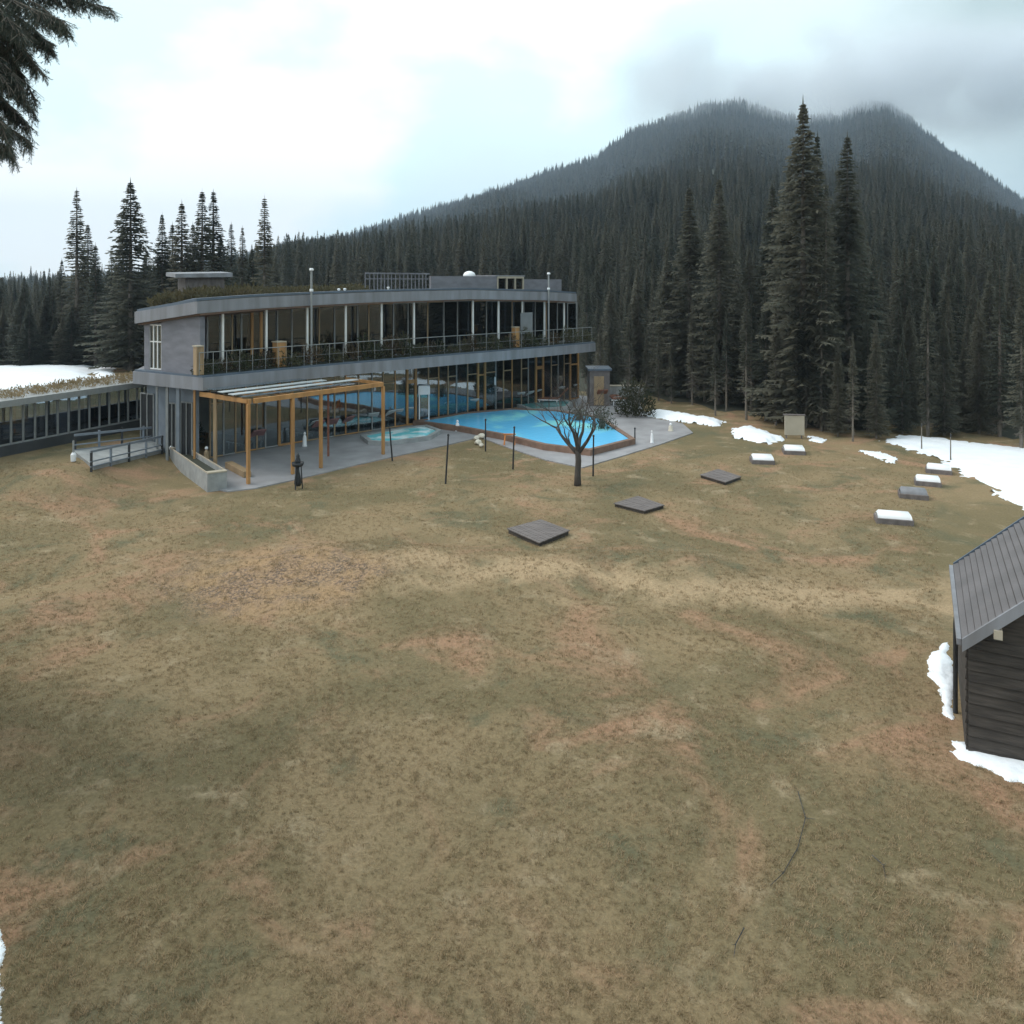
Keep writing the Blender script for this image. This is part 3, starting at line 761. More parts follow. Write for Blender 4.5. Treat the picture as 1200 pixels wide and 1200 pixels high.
# ------------------------------------------------------------------ paving and pools
dk = [G(266, 577, 0), G(300, 573, 0), G(350, 562, 0), G(420, 545, 0), G(470, 534, 0), G(525, 522, 0), G(562, 513, 0), G(600, 527, 0), G(640, 540, 0), G(682, 549, 0), G(730, 535, 0), G(775, 521, 0), G(812, 508, 0), G(800, 497, 0), G(760, 490, 0)]
dk2 = [(p.x, p.y) for p in dk] + [(8.3, 52.0), (4, 54), (1, 55)] + [(p.x, p.y) for p in off(S, 3)[::-1]] + [(-14.6, 34.5), (-13.3, 32.4), (-11.2, 29.6)]
o = MB().prism(dk2, -.25, .045).build('terrace', M['paving']); tag(o, 'grey paved terrace around the pools', None, None, 'structure')
def pool(pix, z, rim, m_w, m_r, label, name='swimming_pool', foam=None):
    P = [G(x, y, z) for x, y in pix]; P = [Vector((p.x, p.y)) for p in P]
    area = sum(P[i].x * P[(i + 1) % len(P)].y - P[(i + 1) % len(P)].x * P[i].y for i in range(len(P)))
    if area < 0: P = P[::-1]
    n = len(P)
    def offs(d_):
        out = []
        for i in range(n):
            a, b, c = P[i - 1], P[i], P[(i + 1) % n]; t1 = (b - a).normalized(); t2 = (c - b).normalized()
            n1 = Vector((t1.y, -t1.x)); n2 = Vector((t2.y, -t2.x)); mm = (n1 + n2).normalized(); out.append(b + mm * d_ / max(.4, mm.dot(n1)))
        return out
    c = P[0].to_3d() * 0
    for p in P: c += p.to_3d() / n
    o = thing(name, (c.x, c.y, .05), label, 'pool')
    O = offs(rim)
    mb = MB()
    for i in range(n):
        j = (i + 1) % n; mb.prism([P[i], P[j], O[j], O[i]][::-1], .03, z + .06)
    part(mb, 'rim', M[m_r], o)
    O2 = offs(-.002)
    part(MB().prism(O2, .03, z), 'water', M[m_w], o)
    return o, P
pool([(492, 494), (545, 485), (600, 480), (650, 482), (700, 490), (738, 515), (690, 527), (640, 521), (590, 509), (540, 500)], .26, .24, 'water', 'redbrick', 'large bright blue outdoor swimming pool with a brown rim')
pool([(428, 511), (470, 503), (498, 500), (512, 505), (500, 512), (455, 518), (436, 517)], .18, .22, 'bubbles', 'concrete', 'small bubbling whirlpool in the paving left of the big pool', 'whirlpool')
pool([(608, 474), (640, 468), (668, 471), (662, 477), (625, 480)], .25, .25, 'teal', 'concrete', 'small teal pool behind the large pool', 'plunge_pool')
# brown upstand plank in front of the deck by the planter
a, b = G(268, 549, 0), G(290, 561, 0)
o = MB().bar((a.x, a.y, .17), (b.x, b.y, .17), .3, .25).build('wooden_step', M['palewood'], bevel=.01); tag(o, 'low wooden step on the terrace by the pergola corner post', 'step')

# ------------------------------------------------------------------ pergola
PG = thing('pergola', (-9, 32, 0), 'orange timber pergola with glass roof strips beside the building', 'pergola')
pb = [Vector((-12.75, 32.3)), Vector((-10.05, 30.25)), Vector((-8.9, 31.55)), Vector((-7.95, 32.75)), Vector((-6.9, 34.0)), Vector((-5.8, 35.35))]
def zb(p): return 3.2
def pbeam(a, b, z, w_=.12, h=.18, m_='wood', nm='beam'):
    part(MB().bar((a.x, a.y, z), (b.x, b.y, z), w_, h), nm, M[m_], PG)
pbeam(pb[0], pb[1], 3.20); pbeam(pb[1] + Vector((.1, .12)), pb[5], 3.20)
back = [p for p in off(cut(S, 262, 470), -.35)]
for px in (291, 318, 343, 376, 410, 449):
    k = (px - 600) / F
    a, b = pb[1], pb[5]; fa, fb = a.x - k * a.y, b.x - k * b.y; p = a.lerp(b, fa / (fa - fb))
    t = (b - a).normalized(); q = p + Vector((-t.y, t.x)) * 2.6
    pbeam(p + Vector((-t.y, t.x)) * .07, q, 3.22, .08, .14, 'wood', 'rafter')
    if px in (291, 343, 376, 449):
        part(MB().box((p.x, p.y, 1.58), (.115, .115, 3.05), math.atan2(t.y, t.x)), 'post', M['wood'], PG)
    if px == 410:
        q = p + Vector((-t.y, t.x)) * 1.5; part(MB().box((q.x, q.y, 1.6), (.08, .08, 3.06)), 'post', M['teak'], PG)
p = G(264, 555, 0); part(MB().box((-11.9, 31.62, 1.58), (.12, .12, 3.05)), 'post', M['palewood'], PG)
a, b = pb[1], pb[5]; t = (b - a).normalized(); n_ = Vector((-t.y, t.x))
for k, (d0, d1, e0, e1) in enumerate(((.15, .55, -.15, 5.2), (.75, 1.15, -.25, 5.9), (1.35, 1.75, -.35, 4.6), (2.0, 2.5, -.4, 4.0))):
    z = 3.34 + .05 * k
    A = a + n_ * d0 + t * e0; Bq = a + n_ * d0 + t * e1; Cq = a + n_ * d1 + t * e1; D = a + n_ * d1 + t * e0
    g_ = MB().prism([A, Bq, Cq, D], z, z + .03); part(g_, 'roof_strip', M['canopy'] if k in (0, 3) else M['fabric'], PG)

# ------------------------------------------------------------------ loungers (inside hall and by the pool)
def lounger_proto(m, label, group):
    e_ = thing('deck_lounger', (0, 0, 0), label, 'lounger', group)
    o = MB().box((0, 0, .36), (.6, 1.15, .07)).build('seat', M[m], bevel=.02); o.parent = e_
    mb = MB().bar((0, .55, .38), (0, 1.1, .95), .6, .07); o = mb.build('backrest', M[m], bevel=.02); o.parent = e_
    o = MB().box((-.31, 0, .3), (.04, 1.3, .05)).box((.31, 0, .3), (.04, 1.3, .05)).box((0, -.6, .3), (.58, .04, .05)).build('frame', M['white']); o.parent = e_
    for x in (-.3, .3):
        for y in (-.5, .5):
            o = MB().box((x, y, .14), (.04, .04, .27)).build('leg', M['white']); o.parent = e_
    return e_
G1 = 'loungers standing inside the ground floor hall'
lp = lounger_proto('fabric', 'pale lounger standing behind the ground floor glass', G1); used = False
for px in (352, 370, 388, 398, 428, 442, 455, 470, 508, 530, 546, 586, 598, 606, 616, 645, 660):
    p, t = at_px(off(S, 3.3 + R.uniform(-.15, .2)), px)
    o = lp if not used else copy_tree(lp); used = True
    o.location = (p.x, p.y, .06); o.rotation_euler = (0, 0, math.atan2(t.y, t.x) + math.pi + R.uniform(-.3, .3))
lp2 = lounger_proto('pinkfabric', 'faded red lounger behind the ground floor glass near the pergola', 'faded red loungers inside the hall by the pergola'); used = False
for px in (283, 293, 359, 379, 393):
    p, t = at_px(off(S, 3.1), px); o = lp2 if not used else copy_tree(lp2); used = True
    o.location = (p.x, p.y, .06); o.rotation_euler = (0, 0, math.atan2(t.y, t.x) + math.pi + R.uniform(-.3, .3))
# far right: terrace seats by the right end of pool
GR = 'wooden loungers on the terrace behind the pool'
used = False; lp3 = lounger_proto('teak', 'reddish wooden lounger on the terrace behind the bare tree', GR)
for px, py in ((643, 474), (700, 473), (714, 471), (728, 474)):
    p = G(px, py, .05); o = lp3 if not used else copy_tree(lp3); used = True
    o.location = p; o.rotation_euler = (0, 0, R.uniform(0, 6)); o.scale = (1.1, 1.1, 1.1)

# white framed wind screens beside the pool
def windscreen(px, py, w_, h, label):
    p = G(px, py, .05); o = thing('glass_shower_cabin', p, label, 'shower')
    r = .25; c, s_ = math.cos(r), math.sin(r)
    for dx in (-w_ / 2, w_ / 2):
        for dy in (0, .55):
            part(MB().box((p.x + dx * c - dy * s_, p.y + dx * s_ + dy * c, .05 + h * .5), (.06, .06, h), r), 'post', M['white'], o)
    part(MB().box((p.x - .27 * s_, p.y + .27 * c, h - .10 + .05), (w_ + .1, .68, .48), r), 'header_box', M['white'], o)
    part(MB().box((p.x, p.y, h * .42), (w_ - .08, .02, h * .68), r), 'pane', M['canopy'], o)
windscreen(497, 497, .52, 1.95, 'white framed glass cabin between the whirlpool and the facade')
windscreen(575, 483, .52, 1.95, 'white framed glass cabin behind the far rim of the big pool')

# small dark figures of street furniture
def snow_pole(px, py, top, label, m_='iron', r=.036, lean=0.0):
    p = G(px, py); h = (py - top) / F * p.y
    o = thing('marker_pole', p, label, 'pole', 'dark marker poles on the lawn by the pools')
    part(MB().tube([(p.x, p.y, p.z - .1), (p.x + lean, p.y, p.z + h)], [r, r * .85], 8), 'shaft', M[m_], o)
    part(MB().lathe((p.x + lean, p.y, p.z + h), [(r, 0), (r * 1.25, .02), (r * 1.1, .07), (.01, .09)], 8), 'cap', M['black'], o)
snow_pole(460, 540, 503, 'dark marker pole in front of the whirlpool', lean=-.12)
snow_pole(522, 567, 511, 'tallest dark marker pole on the lawn, left of the pool corner', lean=.11)
snow_pole(569, 529, 493, 'dark marker pole at the corner of the big pool paving')
snow_pole(601, 550, 502, 'dark marker pole on the lawn in front of the big pool', lean=.06)
snow_pole(695, 558, 512, 'dark marker pole just right of the bare tree', lean=.02)
snow_pole(744, 521, 503, 'short dark marker pole at the right end of the big pool')

# dark iron sculpture by the terrace edge
p = G(349, 573)
o = thing('iron_lantern', p, 'dark iron lantern stand on thin legs at the terrace edge on the lawn', 'lantern')
for k in range(3):
    a_ = k * 2.1 + .3; part(MB().tube([(p.x + .17 * math.cos(a_), p.y + .17 * math.sin(a_), p.z), (p.x + .12 * math.cos(a_), p.y + .12 * math.sin(a_), p.z + .85)], .022, 6), 'leg', M['iron'], o)
part(MB().lathe((p.x, p.y, p.z + .12), [(.10, 0), (.14, .1), (.11, .35), (.06, .55), (.06, .74)], 12), 'stem', M['iron'], o, smooth=True)
part(MB().lathe((p.x, p.y, p.z + .84), [(.10, 0), (.20, .03), (.235, .16), (.215, .16), (.17, .05), (.05, .04)], 14), 'bowl', M['iron'], o, smooth=True)
part(MB().lathe((p.x, p.y, p.z + .9), [(.10, 0), (.105, .18), (.06, .28), (.07, .34), (.015, .47)], 12), 'hood', M['iron'], o, smooth=True)

# white towel bollard, small pillar, cone, stones
def bollard(px, py, h, r, m_, label, name='white_bollard', lean=.0):
    p = G(px, py, .045); o = thing(name, p, label, 'bollard')
    part(MB().lathe((p.x, p.y, p.z), [(r * 1.2, 0), (r * 1.2, .03), (r, .04), (r * .9, h * .7), (r * .7, h * .9), (r * .2, h)], 12), 'body', M[m_], o, smooth=True)
    part(MB().lathe((p.x, p.y, p.z + h), [(r * .4, 0), (r * .65, .05), (r * .3, .12)], 10), 'knob', M['white'], o)
bollard(357, 523, .55, .10, 'white', 'leaning white bollard in front of the glass door by the pergola post')
bollard(536, 505, .45, .11, 'white', 'white bollard on the pale paving between the two pools')
bollard(242, 546, .7, .12, 'palewood', 'tan wooden bollard behind the concrete trough')
bollard(764, 519, .48, .075, 'white', 'white bollard on the paving right of the big pool')
bollard(786, 505, .3, .12, 'stone', 'short pale stone bollard at the far right tip of the paving')
p = G(597, 521, .045); o = thing('orange_trestle', p, 'small orange trestle on the paving before the pool rim', 'trestle')
for s_ in (-1, 1):
    for q in (-1, 1): part(MB().bar((p.x + s_ * .25, p.y + q * .14, .05), (p.x + s_ * .2, p.y, .52), .06, .05), 'leg', M['orange'], o)
part(MB().bar((p.x - .3, p.y, .54), (p.x + .3, p.y, .54), .08, .06), 'top_bar', M['orange'], o)
prs = [(558, 515), (564, 513), (570, 511), (576, 511), (582, 510), (588, 510), (560, 520), (564, 523)]
stp = None
for k, (x, y) in enumerate(prs):
    p = G(x, y, .045)
    if stp is None:
        bm = bmesh.new(); bmesh.ops.create_icosphere(bm, subdivisions=2, radius=.16)
        for v in bm.verts: v.co *= 1 + .18 * math.sin(v.co.x * 21 + v.co.y * 17 + v.co.z * 13); v.co.z *= .7
        me = bpy.data.meshes.new('stone'); bm.to_mesh(me); bm.free(); me.materials.append(M['stone']); stp = me
    o = bpy.data.objects.new('edge_stone', stp); COL.objects.link(o); o.location = (p.x, p.y, .12); o.rotation_euler = (R.uniform(-.3, .3), 0, R.uniform(0, 6)); s_ = R.uniform(.75, 1.2); o.scale = (s_, s_, s_)
    tag(o, 'pale rounded stone in the row edging the paving before the pool', 'stone', 'pale stones edging the paving')

# ------------------------------------------------------------------ concrete trough and ramp railing
q0, q1 = G(243, 577, 0), G(266, 574, 0); q2, q3 = G(217, 542, 0), G(199, 544, 0)
T = thing('concrete_trough', (q0.x, q0.y, 0), 'long concrete trough with pale rim at the left end of the terrace', 'trough')
P4 = [Vector((q.x, q.y)) for q in (q0, q1, q2, q3)]
c = sum(P4, Vector((0, 0))) / 4
I4 = [p + (c - p).normalized() * .22 for p in P4]
mb = MB()
for i in range(4): j = (i + 1) % 4; mb.prism([P4[i], P4[j], I4[j], I4[i]], -.1, .68)
part(mb, 'walls', M['concrete'], T)
mb = MB()
for i in range(4):
    j = (i + 1) % 4; o4 = [p + (p - c).normalized() * .03 for p in P4]; i4 = [p + (c - p).normalized() * .25 for p in P4]
    mb.prism([o4[i], o4[j], i4[j], i4[i]], .682, .73)
part(mb, 'rim', M['whitepaint'] if False else M['tan'], T)
part(MB().prism(I4, 0, .5), 'soil', M['soil'], T)
p = G(203, 536); o = thing('white_lamp', p, 'small white lamp head at the far end of the concrete trough', 'lamp')
part(MB().tube([(p.x, p.y, p.z), (p.x, p.y, p.z + .35)], .03, 6), 'stem', M['black'], o)
part(MB().lathe((p.x, p.y, p.z + .33), [(.05, 0), (.16, .03), (.17, .12), (.08, .2), (.02, .22)], 12), 'head', M['white'], o, smooth=True)
def railing(pts, h, label, step=.9, panels=True):
    o = thing('ramp_railing', pts[0], label, 'railing')
    n = max(2, int((pts[1] - pts[0]).length / step))
    for i in range(n + 1):
        p = pts[0].lerp(pts[1], i / n); z = float(gz(p.x, p.y)); part(MB().box((p.x, p.y, z + h / 2), (.07, .07, h)), 'post', M['black'] if i % 2 == 0 else M['greyblue'], o)
    for q in (.25, .5, .98):
        a, b = pts; za, zb_ = float(gz(a.x, a.y)), float(gz(b.x, b.y))
        part(MB().bar((a.x, a.y - .05, za + h * q), (b.x, b.y - .05, zb_ + h * q), .05, .09 if q > .9 else .05), 'rail', M['greyblue'], o)
a, b = G(107, 553), G(190, 532); railing([a, b], .78, 'grey ramp railing with dark posts in front of the corridor')
a2, b2 = G(88, 533), G(192, 520); railing([a2, b2], .8, 'rear ramp railing closest to the corridor windows')
pl_ = MB().prism([(a.x, a.y + .15), (b.x, b.y + .15), (b2.x, b2.y - .15), (a2.x, a2.y - .15)], [float(gz(a.x, a.y)) + .03, float(gz(b.x, b.y)) + .03, float(gz(b2.x, b2.y)) + .03, float(gz(a2.x, a2.y)) + .03], [float(gz(a.x, a.y)) + .2, float(gz(b.x, b.y)) + .2, float(gz(b2.x, b2.y)) + .2, float(gz(a2.x, a2.y)) + .2])
o = pl_.build('ramp', M['concrete']); tag(o, None, None, None, 'structure')
p = G(86, 541); o = thing('white_lamp', p, 'small white lamp post at the left end of the ramp', 'lamp')
part(MB().tube([(p.x, p.y, p.z), (p.x, p.y, p.z + .8)], .035, 6), 'stem', M['greymetal'], o)
part(MB().lathe((p.x, p.y, p.z + .02), [(.09, 0), (.1, .25), (.05, .33)], 10), 'head', M['white'], o)

# ------------------------------------------------------------------ wooden platforms and skylights on the lawn
def platform(pix, label):
    P = [G(x, y) for x, y in pix]; zt_ = max(p.z for p in P) + .13
    o = thing('wooden_platform', (P[0].x, P[0].y, P[0].z), label, 'platform', 'square wooden platforms lying on the lawn')
    P2 = [Vector((p.x, p.y)) for p in P]
    # boards run along edge 0-1
    mb = MB(); n = 14
    for i in range(n):
        t0, t1 = i / n, (i + .9) / n
        A, B_, C_, D = P2[0].lerp(P2[3], t0), P2[1].lerp(P2[2], t0), P2[1].lerp(P2[2], t1), P2[0].lerp(P2[3], t1)
        z = zt_ + R.uniform(-.004, .004); mb.prism([A, B_, C_, D], z - .03, z)
    part(mb, 'boards', M['weathered'], o)
    c = sum(P2, Vector((0, 0))) / 4; mb = MB()
    I = [p + (c - p) * .05 for p in P2]; J = [p + (c - p) * .12 for p in P2]
    for i in range(4): j = (i + 1) % 4; mb.prism([I[i], I[j], J[j], J[i]], zt_ - .25, zt_ - .04)
    part(mb, 'frame', M['darkwood'], o)
platform([(594, 625), (632, 641), (668, 627), (634, 614)], 'largest square wooden platform on the lawn, nearest to the camera')
platform([(719, 594), (755, 603), (779, 596), (748, 585)], 'square wooden platform on the lawn, middle one of three')
platform([(820, 560), (850, 569), (869, 562), (842, 553)], 'small dark wooden platform on the lawn, farthest of three')
def skylight(px, py, L, W, rz_, label, h=.2):
    p = G(px, py); o = thing('ground_skylight', p, label, 'skylight', 'low skylight domes on the lawn', 0)
    part(MB().box((p.x, p.y, p.z + h * .4), (L, W, h * 1.0), rz_), 'curb', M['weathered'], o, bevel=.02)
    n = 10; mb = MB(); c_, s_ = math.cos(rz_), math.sin(rz_); vs = []
    for e_ in (-.46, -.40, .40, .46):
        k_ = 1 if abs(e_) < .45 else .55
        for i in range(n + 1):
            a_ = math.pi * i / n; x = L * e_; y = math.cos(a_) * W * .44; z = p.z + h * .9 + math.sin(a_) * h * .95 * k_
            vs.append((p.x + x * c_ - y * s_, p.y + x * s_ + y * c_, z))
    fs = []
    for e_ in range(3):
        for i in range(n): q = e_ * (n + 1) + i; fs.append((q, q + 1, q + n + 2, q + n + 1))
    fs += [tuple(range(n + 1)), tuple(range(4 * n + 3, 3 * n + 2, -1))]
    mb.add(vs, fs); part(mb, 'dome', M['white'] if 'grey' not in label else M['fascia'], o, smooth=True)
skylight(893, 542, .95, .8, -.15, 'white topped skylight dome on the lawn nearest to the far wooden platform')
skylight(930, 531, .95, .8, -.2, 'white topped skylight dome just below the tan board')
skylight(1100, 554, .95, .6, -.45, 'white skylight dome at the snow edge, farthest of the right row')
skylight(1087, 568, .9, .6, -.4, 'white skylight dome second from the snow edge in the right row')
skylight(1070, 583, .95, .6, -.35, 'dull grey skylight dome third from the snow edge in the right row')
skylight(1047, 612, 1.1, .62, -.28, 'white skylight dome nearest to the camera at the end of the right row')

# tan board
p = G(931, 514); o = thing('notice_board', p, 'plain tan board on posts standing at the forest edge', 'board'); h = 1.0
part(MB().box((p.x, p.y, p.z + .66), (.95, .08, .98), -.12), 'panel', M['tan'], o, bevel=.01)
for s_ in (-.38, .38): part(MB().box((p.x + s_, p.y + .07, p.z + .45), (.07, .06, .95), -.12), 'post', M['weathered'], o)
part(MB().box((p.x, p.y + .02, p.z + 1.18), (1.05, .2, .05), -.12), 'cap', M['weathered'], o)
def thin_pole(px, py, top, label):
    p = G(px, py); hh = (py - top) / F * p.y; o = thing('thin_stake', p, label, 'stake')
    part(MB().tube([(p.x, p.y, p.z - .1), (p.x, p.y, p.z + hh)], [.03, .02], 6), 'shaft', M['deadtwig'], o)
    part(MB().lathe((p.x, p.y, p.z + hh - .15), [(.035, 0), (.035, .12), (.01, .15)], 6), 'tip', M['black'], o)
thin_pole(1080, 528, 496, 'thin dark stake before the forest at the left end of the big snowfield')
thin_pole(1114, 540, 508, 'thin dark stake standing in the edge of the big snowfield')

# small garden shed right end of terrace
p = G(703, 476, .05); o = thing('garden_shed', p, 'small grey brown shed with a tan wooden door at the right end of the building', 'shed')
part(MB().box((p.x, p.y + .9, 1.15), (1.25, 1.6, 2.2)), 'walls', M['weathered'], o); part(MB().box((p.x, p.y + .9, 2.32), (1.5, 1.9, .12)), 'roof', M['coping'], o)
dd_ = part(MB().box((p.x - .05, p.y + .07, 1.0), (.62, .06, 1.8)), 'door', M['palewood'], o); sub(MB().box((p.x + .15, p.y + .02, 1.0), (.04, .05, .16)), 'handle', M['black'], dd_)
p = G(728, 474, .05)
o = thing('low_wall', p, 'low pinkish wall behind the right end of the pool', 'wall'); part(MB().box((p.x + .2, p.y + 1.6, .5), (3.0, .3, 1.0), .1), 'body', M['concrete'], o); part(MB().box((p.x + .2, p.y + 1.6, 1.03), (3.1, .38, .06), .1), 'coping', M['tan'], o)

# ------------------------------------------------------------------ hut at right
HT = thing('timber_hut', (8.5, 13.5, 0), 'low dark timber hut with a steep ribbed grey roof at the right edge', 'hut')
E1 = Vector((7.36, 12.9)); E2 = Vector((9.10, 16.26)); ze = 1.90
v = (E2 - E1).normalized(); s2 = Vector((v.y, -v.x)); half = 2.3; tan = .92
def rp(e, c, dz=0.0): q = e + s2 * c; return Vector((q.x, q.y, ze + tan * (c if c <= half else 2 * half - c) + dz))
for side in (0, 1):
    mb = MB(); n = 24
    for i in range(n):
        c0, c1 = half * i / n, half * (i + .96) / n
        if side: c0, c1 = 2 * half - c0, 2 * half - c1
        lo, hi = .05, .015
        vs = [rp(E1, c0, lo + .02), rp(E1, c1, hi + .02), rp(E2, c1, hi + .02), rp(E2, c0, lo + .02), rp(E1, c0, -.02), rp(E1, c1, -.02), rp(E2, c1, -.02), rp(E2, c0, -.02)]
        mb.add(vs, [(0, 1, 2, 3), (7, 6, 5, 4), (0, 4, 5, 1), (1, 5, 6, 2), (2, 6, 7, 3), (3, 7, 4, 0)])
    part(mb, 'roof_slope', M['roofmetal'], HT)
for e_, sg in ((E1, -1), (E2, 1)):
    mb = MB()
    for c0, c1 in ((0, half), (2 * half, half)):
        a = rp(e_, c0, -.02) + (v * sg * .035).to_3d(); b = rp(e_, c1, -.02) + (v * sg * .035).to_3d()
        up = Vector((0, 0, .11)); t_ = (v * sg * .05).to_3d(); vs = [a - up, b - up, b + up * .9, a + up * .9]; vs += [q + t_ for q in vs]
        mb.add(vs, [(0, 1, 2, 3), (7, 6, 5, 4), (0, 4, 5, 1), (1, 5, 6, 2), (2, 6, 7, 3), (3, 7, 4, 0)])
    part(mb, 'bargeboard', M['fascia'] if sg < 0 else M['coping'], HT)
a, b = rp(E1, 0, .0) - s2.to_3d() * .04, rp(E2, 0, .0) - s2.to_3d() * .04
part(MB().bar(a, b, .07, .10), 'gutter', M['fascia'], HT)
W1, W2 = E1 + v * .22, E2 - v * .3
c0, c1 = .10, 2 * half - .10
A, B_, C_, D = W1 + s2 * c0, W1 + s2 * c1, W2 + s2 * c1, W2 + s2 * c0
mb = MB(); nb_ = 11; hw = ze + tan * c0 - .06
def hutwall(mb, p, q, z0f, z1f):
    n = Vector((q - p)).normalized(); n = Vector((n.y, -n.x))
# log-like horizontal boards, each a little tilted, on the two seen sides; solid core behind
part(MB().prism([A, B_, C_, D], -.1, hw), 'wall', M['darkwood'], HT)
mb = MB()
for (p, q) in ((A, B_), (D, A)):
    t_ = (q - p).normalized(); n_ = Vector((t_.y, -t_.x))
    for i in range(nb_):
        z0 = -.05 + i * (hw + .05) / nb_; z1 = z0 + (hw + .05) / nb_ * .93
        vs = [p + n_ * .004, q + n_ * .004, q + n_ * .045, p + n_ * .045]
        mb.add([(vs[0].x, vs[0].y, z0), (vs[1].x, vs[1].y, z0), (vs[2].x, vs[2].y, z0), (vs[3].x, vs[3].y, z0), (vs[0].x, vs[0].y, z1), (vs[1].x, vs[1].y, z1), (vs[1].x + n_.x * .02, vs[1].y + n_.y * .02, z1), (vs[0].x + n_.x * .02, vs[0].y + n_.y * .02, z1)],
               [(3, 2, 1, 0), (4, 5, 6, 7), (0, 1, 5, 4), (1, 2, 6, 5), (2, 3, 7, 6), (3, 0, 4, 7)])
part(mb, 'cladding_boards', M['darkwood'], HT)
# gable triangle
g0, g1, g2 = W1 + s2 * c0, W1 + s2 * half, W1 + s2 * c1
vs = [(g0.x, g0.y, hw), (g1.x, g1.y, ze + tan * half - .08), (g2.x, g2.y, hw)]; vs += [(x + v.x * .1, y + v.y * .1, z) for x, y, z in vs]
part(MB().add(vs, [(0, 2, 1), (3, 4, 5), (0, 1, 4, 3), (1, 2, 5, 4), (2, 0, 3, 5)]), 'gable', M['darkwood'], HT)
for c in (.5, 1.6):
    q = W1 + s2 * c; part(MB().bar((q.x, q.y, ze + tan * c - .2), (q.x - v.x * .34, q.y - v.y * .34, ze + tan * c - .2), .12, .14), 'purlin', M['tan'], HT)
q = E1 + v * 1.5 - s2 * .02
part(MB().tube([(q.x, q.y, ze - .02), (q.x - s2.x * .02, q.y - s2.y * .02, ze - .3), (q.x - s2.x * .02, q.y - s2.y * .02, 0)], .04, 8), 'downpipe', M['black'], HT)

# ------------------------------------------------------------------ trees
def spruce(seed, H=15.0, Rb=2.0, start=.06, dens=1.0, bare=0.0):
    rnd = random.Random(seed); V = []; TW = []
    z = H * start; 
    while z < H * .99:
        f_ = z / H; L0 = Rb * min((1 - f_) ** .72, 1.25 * (1 - f_) + .0) * (.55 + .45 * min(1, (f_ - start + .12) / .2)) + .03
        nbr = max(5, int((9 if f_ < .6 else 10) * dens))
        for k in range(nbr):
            a = rnd.uniform(0, 6.283); L = L0 * rnd.uniform(.62, 1.2) * (1 + .18 * math.sin(a * 2 + seed + f_ * 9))
            if bare and f_ < bare and rnd.random() < .75:
                TW.append((z, a, L)); continue
            dx, dy = math.cos(a), math.sin(a); sx_, sy_ = -dy, dx
            droop = rnd.uniform(.18, .45) * (1 - .5 * f_) - (.5 if f_ > .93 else 0)
            nseg = max(3, int(L / .22))
            for j in range(nseg):
                t = (j + rnd.uniform(0, .8)) / nseg; r = L * t; zc = z - droop * r + .18 * r * r / max(L, .1) * .6
                bl = (min(.22, .07 + .28 * L) + .18 * L * (1 - t)) * rnd.uniform(.7, 1.2)
                for sd in (-1, 1):
                    an = .9 * rnd.uniform(.6, 1.2); ux, uy = dx * math.cos(an) + sx_ * sd * math.sin(an), dy * math.cos(an) + sy_ * sd * math.sin(an)
                    dz = -rnd.uniform(.15, .75); wd = max(.045 if f_ > .8 else .055, bl * rnd.uniform(.20, .32))
                    c = (dx * r, dy * r, zc); tip = (c[0] + ux * bl, c[1] + uy * bl, zc + dz * bl)
                    mx_, my_, mz_ = c[0] + ux * bl * .45, c[1] + uy * bl * .45, zc + dz * bl * .35
                    V += [c, (mx_ + dx * wd, my_ + dy * wd, mz_ + wd * .3), tip, (mx_ - dx * wd, my_ - dy * wd, mz_ - wd * .3)]
            tipz = z - droop * L + .108 * L
            V += [(dx * L * .55, dy * L * .55, z - droop * L * .55), (dx * L * .85 + sx_ * .09, dy * L * .85 + sy_ * .09, tipz), (dx * L * 1.08, dy * L * 1.08, tipz + .04), (dx * L * .85 - sx_ * .09, dy * L * .85 - sy_ * .09, tipz)]
        z += rnd.uniform(.20, .32) * (1.0 if f_ < .6 else .62)
    V += [(-.05, 0, H * .955), (0, .05, H * .955), (.0, 0, H * 1.02), (.05, -.03, H * .955)]
    V += [(0, -.05, H * .955), (.05, .0, H * .955), (.0, 0, H * 1.02), (-.03, .05, H * .955)]
    tr = MB().tube([(0, 0, -.3), (0, 0, H * .4), (0, 0, H * .97)], [H * .011, H * .008, .015], 7)
    for (z_, a, L) in TW + [(rnd.uniform(.4, H * max(start, .1)), rnd.uniform(0, 6.28), rnd.uniform(.4, 1.2)) for _ in range(14)]:
        dx, dy = math.cos(a), math.sin(a); e_ = (dx * L * .8, dy * L * .8, z_ - L * rnd.uniform(.05, .3))
        tr.tube([(0, 0, z_), e_], [.022, .006], 3)
        for _ in range(3):
            t = rnd.uniform(.3, .9); b_ = (e_[0] * t, e_[1] * t, z_ + (e_[2] - z_) * t); tr.tube([b_, (b_[0] + rnd.uniform(-.3, .3), b_[1] + rnd.uniform(-.3, .3), b_[2] - rnd.uniform(0, .3))], [.012, .004], 3)
    return leafmesh('crown', np.array(V), M['spruce']), tr
def mesh_of(mb, m, name):
    me = bpy.data.meshes.new(name); me.from_pydata(mb.v, [], mb.f); me.update(); me.materials.append(m); return me
variants = []
for k, (Rb, st, dn, br) in enumerate(((1.9, .06, 1.0, 0), (1.55, .10, .95, .15), (2.1, .05, 1.0, 0), (1.5, .22, .8, .42), (1.8, .16, .85, .35), (1.25, .08, .8, .1))):
    c, t = spruce(k + 1, 15.0, Rb, st, dn, br); variants.append((c, mesh_of(t, M['bark'] if k not in (3, 4) else M['deadtwig'], 'trunk')))
ntree = 0
